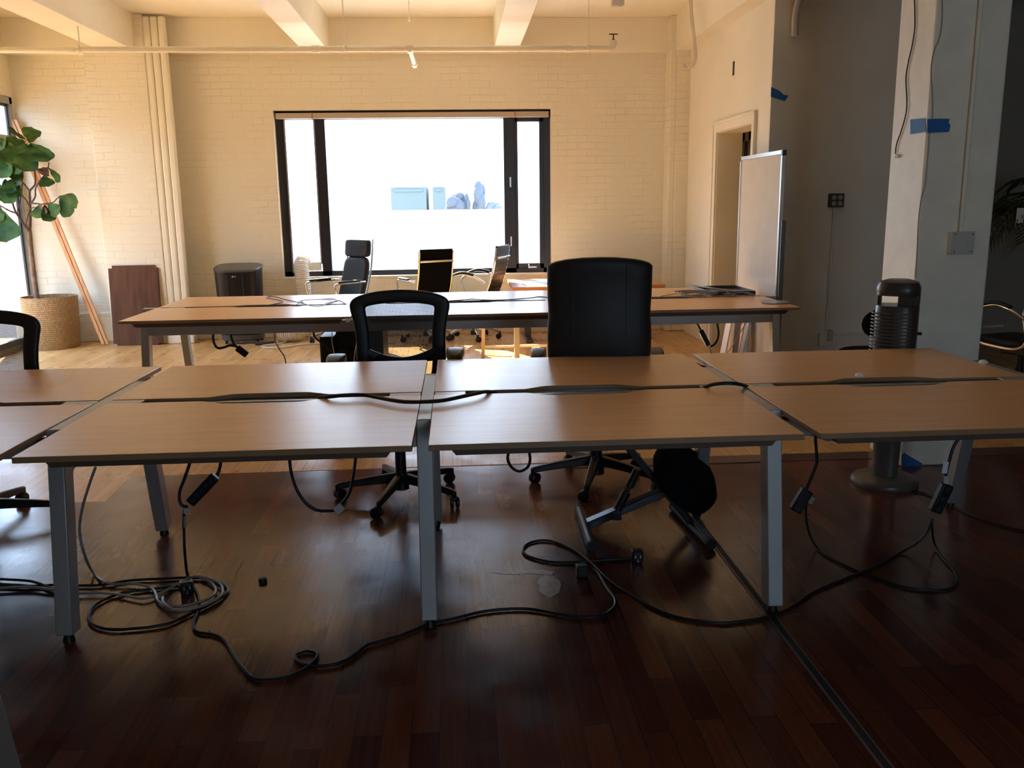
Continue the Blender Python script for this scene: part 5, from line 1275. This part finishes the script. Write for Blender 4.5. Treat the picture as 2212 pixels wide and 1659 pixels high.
# ------------------------------------------------------------------ tower heater
hx, hy = 2.228, 4.30
t = thing('tower_heater', 'dark tower heater with a slotted grille on a round base beside the column', 'heater', (hx, hy, 0), R(-30))
MB().lathe([(0.165, 0.0), (0.168, 0.008), (0.166, 0.026), (0.155, 0.038), (0.12, 0.046), (0.112, 0.050), (0.0001, 0.052)], seg=48).build('base', M['heater_base'], t)
def dsec(w, d, n=28):
    o = []
    for k in range(n):
        a = 2 * math.pi * k / n
        x = w * math.copysign(abs(math.cos(a)) ** 0.7, math.cos(a)); y = d * math.copysign(abs(math.sin(a)) ** 0.75, math.sin(a))
        o.append((x, y))
    return o
loft(MB(), [(dsec(0.062, 0.060), 0.048), (dsec(0.064, 0.062), 0.10), (dsec(0.070, 0.070), 0.30), (dsec(0.09, 0.085), 0.36)]).build('pedestal', M['heater_base'], t)
body = loft(MB(), [(dsec(0.096, 0.092), 0.35), (dsec(0.100, 0.096), 0.38), (dsec(0.102, 0.098), 0.70), (dsec(0.104, 0.10), 0.935), (dsec(0.100, 0.096), 0.945)]).build('body', M['heater'], t)
# handle opening: two side cheeks and an arched top
mb = MB()
for sg in (1,):
    mb.bar((sg * 0.052, 0.02, 0.94), (sg * 0.052, 0.02, 1.02), 0.10, 0.15, up=(0, 1, 0))
mb.build('handle_cheek', M['heater'], t, bevel=0.008)
MB().bar((-0.088, 0.035, 0.94), (-0.088, 0.035, 1.02), 0.02, 0.06, up=(0, 1, 0)).build('handle_cheek', M['heater'], t, bevel=0.006)
loft(MB(), [(dsec(0.100, 0.096), 0.996), (dsec(0.104, 0.10), 1.004), (dsec(0.104, 0.10), 1.036), (dsec(0.092, 0.088), 1.062), (dsec(0.05, 0.048), 1.076)]).build('top_cap', M['heater'], t)
mb = MB()
for k in range(30):
    z = 0.40 + 0.0175 * k
    pts = []
    for i in range(13):
        a = R(196 + 118 * i / 12)
        x = 0.108 * math.copysign(abs(math.cos(a)) ** 0.7, math.cos(a)); y = 0.104 * math.copysign(abs(math.sin(a)) ** 0.75, math.sin(a))
        pts.append((x - 0.010, y, z))
    mb.tube(pts, 0.0045, 6)
mb.build('grille', M['heater_base'], t)
MB().bar((-0.012, -0.108, 0.395), (-0.012, -0.108, 0.915), 0.006, 0.006, up=(1, 0, 0)).build('grille_post', M['heater'], t)
MB().cyl((0.10, 0.02, 0.80), (0.122, 0.02, 0.80), 0.008, 0.008, 12).build('knob', M['black'], t)
rod('heater_cord', [(2.302, 4.129, 0.006), (2.344, 4.095, 0.006), (2.368, 4.007, 0.006), (2.376, 3.897, 0.006), (2.390, 3.804, 0.006), (2.419, 3.701, 0.006), (2.466, 3.601, 0.006), (2.532, 3.537, 0.006)], 0.0045, M['wire_black'], 'thin black cord running right across the dark floor from the heater base', 'cord')

# ------------------------------------------------------------------ on the column
def clay(name, pts, m_, lab, cat, thick, axis):
    """thin sheet stuck on a surface: pts on the face, pushed out by thick along axis"""
    ax = Vector(axis); P = [Vector(p) for p in pts]; n = len(P)
    mb = MB(); mb.add([p + ax * 0.0004 for p in P] + [p + ax * thick for p in P], [tuple(range(n)), tuple(range(2 * n - 1, n - 1, -1))] + [(i, (i + 1) % n, n + (i + 1) % n, n + i) for i in range(n)])
    o = mb.build(name, m_, smooth=False)
    if lab: tag(o, lab, cat)
    return o
t = thing('blue_tape', 'horizontal strip of blue tape wrapped around the column corner', 'tape', (0, 0, 0))
clay('tape_front', [(2.448, 4.564, 1.874), (2.515, 4.564, 1.876), (2.569, 4.564, 1.874), (2.563, 4.564, 1.857), (2.575, 4.564, 1.841), (2.570, 4.564, 1.809), (2.454, 4.564, 1.805)], M['tape'], None, None, 0.0015, (0, -1, 0)).parent = t
clay('tape_side', [(2.454, 4.747, 1.889), (2.454, 4.594, 1.882), (2.454, 4.578, 1.811), (2.454, 4.735, 1.811)], M['tape'], None, None, 0.0015, (-1, 0, 0)).parent = t
clay('blue_tape', [(2.618, 7.389, 2.387), (2.690, 7.389, 2.358), (2.726, 7.389, 2.325), (2.765, 7.389, 2.321), (2.751, 7.389, 2.295), (2.737, 7.389, 2.274), (2.677, 7.389, 2.292), (2.618, 7.389, 2.311)], M['tape'], 'torn piece of blue tape on the left edge of the grey wall', 'tape', 0.0015, (0, -1, 0))
clay('blue_tape', [(2.457, 4.569, 0.070), (2.470, 4.569, 0.080), (2.579, 4.569, 0.015), (2.575, 4.569, 0.002), (2.508, 4.569, -0.004), (2.491, 4.569, -0.017), (2.462, 4.569, 0.005)], M['tape'], 'blue tape on the foot of the column', 'tape', 0.0015, (0, -1, 0))
clay('blue_tape', [(2.20, 5.28, 0), (2.60, 5.22, 0), (2.60, 5.08, 0), (2.27, 5.13, 0), (2.25, 5.20, 0)], M['tape'], 'blue tape stuck on the pale floor left of the column', 'tape', 0.0015, (0, 0, 1))
t = thing('hanging_wire', 'dark wire on the bright side of the column ending in small metal balls', 'wire', (0, 0, 0))
rod('wire', [(2.448, 4.807, 2.572), (2.448, 4.779, 2.451), (2.448, 4.764, 2.356), (2.448, 4.779, 2.266), (2.448, 4.806, 2.188), (2.448, 4.818, 2.107), (2.448, 4.789, 1.984), (2.448, 4.793, 1.913), (2.448, 4.831, 1.831), (2.448, 4.868, 1.772), (2.448, 4.876, 1.718)], 0.0035, M['wire_black'], None, None, parent=t)
c_ = Vector((2.446, 4.859, 1.705))
MB().ell(c_, (0.011, 0.011, 0.011)).ell(c_ + Vector((0.0, -0.018, -0.003)), (0.009, 0.009, 0.009)).build('end_fitting', M['chrome'], t)
rod('column_wire', [(2.472, 4.567, 2.517), (2.486, 4.567, 2.364), (2.481, 4.567, 2.275), (2.458, 4.567, 2.208), (2.449, 4.567, 2.119), (2.466, 4.567, 2.005), (2.476, 4.567, 1.891), (2.468, 4.567, 1.810), (2.469, 4.567, 1.682), (2.466, 4.567, 1.540), (2.451, 4.567, 1.469), (2.446, 4.567, 1.349), (2.451, 4.567, 1.203), (2.455, 4.567, 1.056)], 0.0032, M['wire_grey'], 'dark wire running down the column corner beneath the blue tape', 'wire')
t = thing('light_switch', 'painted light switch box on the column fed by a straight pipe from above', 'switch', (2.674, 4.570, 1.239))
px_, py_, pz_ = (2.674, 4.570, 1.239)
MB().box((-0.058, -0.045, -0.058), (0.062, 0.0, 0.058)).build('box', M['column'], t, bevel=0.006)
MB().box((-0.060, -0.049, -0.060), (0.064, -0.044, 0.060)).build('cover_plate', M['plate'], t, bevel=0.003)
MB().box((0.018, -0.058, -0.012), (0.026, -0.048, 0.014)).box((0.012, -0.051, -0.022), (0.032, -0.048, 0.022)).build('toggle', M['plate'], t, bevel=0.002)
mb = MB()
for x, z in ((-0.045, -0.045), (0.05, 0.045), (-0.045, 0.045), (0.05, -0.045)): mb.cyl((x, -0.049, z), (x, -0.051, z), 0.004, 0.004, 10)
mb.build('screw', M['alu_dark'], t)
MB().cyl((0.0, -0.018, 0.055), (0.0, -0.018, 3.44 - pz_), 0.011, 0.011, 14).build('conduit', M['column'], t)

# ------------------------------------------------------------------ on the grey wall
ox, oy, oz = (3.211, 7.390, 1.467)
t = thing('wall_outlet', 'dark square outlet box with four round sockets on the grey wall', 'outlet', (ox, 7.39, oz))
MB().box((-0.062, -0.05, -0.058), (0.062, 0.0, 0.058)).build('box', M['ac_top'], t, bevel=0.006)
for x in (-0.027, 0.027):
    for z in (-0.026, 0.024):
        s_ = MB().cyl((x, -0.049, z), (x, -0.053, z), 0.019, 0.018, 24).build('socket', M['socket'], t)
        MB().box((x - 0.008, -0.054, z - 0.001), (x - 0.0055, -0.0528, z + 0.009)).box((x + 0.0055, -0.054, z - 0.001), (x + 0.008, -0.0528, z + 0.009)).cyl((x, -0.0528, z - 0.009), (x, -0.054, z - 0.009), 0.003, 0.003, 10).build('slots', M['rubber'], s_)
lx, ly, lz = (3.189, 7.390, 0.290)
MB().cyl((-0.005, -0.018, -0.05), (lx - ox + 0.012, -0.018, lz - oz + 0.03), 0.011, 0.011, 12).build('conduit', M['plaster_cool'], t)
t = thing('junction_box', 'low painted junction box on the grey wall at the foot of the outlet pipe', 'box', (lx, 7.39, lz))
MB().box((-0.058, -0.04, -0.07), (0.055, 0.0, 0.045)).build('box', M['plaster_cool'], t, bevel=0.005)
MB().cyl((0.03, -0.05, -0.02), (0.03, -0.05, 0.075), 0.024, 0.024, 16).build('elbow', M['plate'], t, bevel=0.004)
MB().cyl((0.04, -0.02, 0.03), (1.6, -0.02, 0.075), 0.011, 0.011, 12).build('conduit', M['plaster_cool'], t)
rod('wall_hose', [(2.775, 7.33, 2.77), (2.772, 7.33, 2.85), (2.775, 7.33, 2.95), (2.80, 7.32, 3.05), (2.86, 7.30, 3.16), (2.98, 7.28, 3.26), (3.1, 7.27, 3.40)], 0.032, M['plate'], 'grey pipe end curving down from the ceiling in front of the grey wall', 'pipe')

# ------------------------------------------------------------------ dim area at far right
t = thing('potted_palm', 'dark palm with feathery fronds behind the column at the right edge', 'plant', (4.68, 6.62, 0))
MB().lathe([(0.14, 0), (0.19, 0.35), (0.18, 0.355), (0.16, 0.30), (0.0001, 0.30)], seg=28).build('pot', M['heater'], t)
rnd = random.Random(8)
mb = MB(); st = MB()
for k in range(15):
    a = rnd.uniform(0, 2 * math.pi) if k > 6 else R(150 + k * 30)
    h = rnd.uniform(1.25, 1.62); rch = rnd.uniform(0.32, 0.52)
    P = spline([(0, 0, 0.3), (0.03 * math.cos(a), 0.03 * math.sin(a), 0.9), (rch * 0.35 * math.cos(a), rch * 0.35 * math.sin(a), h), (rch * 0.8 * math.cos(a), rch * 0.8 * math.sin(a), h + 0.12), (rch * 1.25 * math.cos(a), rch * 1.25 * math.sin(a), h - 0.12)], 8)
    st.tube(P, [0.009 - 0.006 * i / (len(P) - 1) for i in range(len(P))], 6)
    for i in range(10, len(P)):
        d = (P[i] - P[i - 1]).normalized(); s = d.cross(Vector((0, 0, 1))).normalized()
        for sg in (-1, 1):
            L2 = 0.30 * math.sin(math.pi * (i - 8) / (len(P) - 6)) + 0.06
            tip = P[i] + s * sg * L2 * 0.75 + d * L2 * 0.5 + Vector((0, 0, -L2 * 0.45))
            mid = P[i] + (tip - P[i]) * 0.5 + Vector((0, 0, 0.03))
            w = d * 0.011
            mb.add([P[i] - w * 0.4, P[i] + w * 0.4, mid + w, tip, mid - w], [(0, 1, 2, 4), (4, 2, 3)])
st.build('stems', M['palm'], t); mb.build('fronds', M['palm'], t, weld=False)
tag(MB().box((-0.012, -0.001, -0.06), (0.045, 0.001, 0.05)).build('hanging_note', M['clear'], loc=(4.191, 6.400, 1.344)), 'pale paper note with faint marks hanging among the palm leaves', 'paper')
for (a, b, c) in (((-0.004, -0.003, 0.012), (0.004, -0.001, 0.018), 0), ((0.012, -0.003, -0.0), (0.03, -0.001, 0.006), 0)): pass
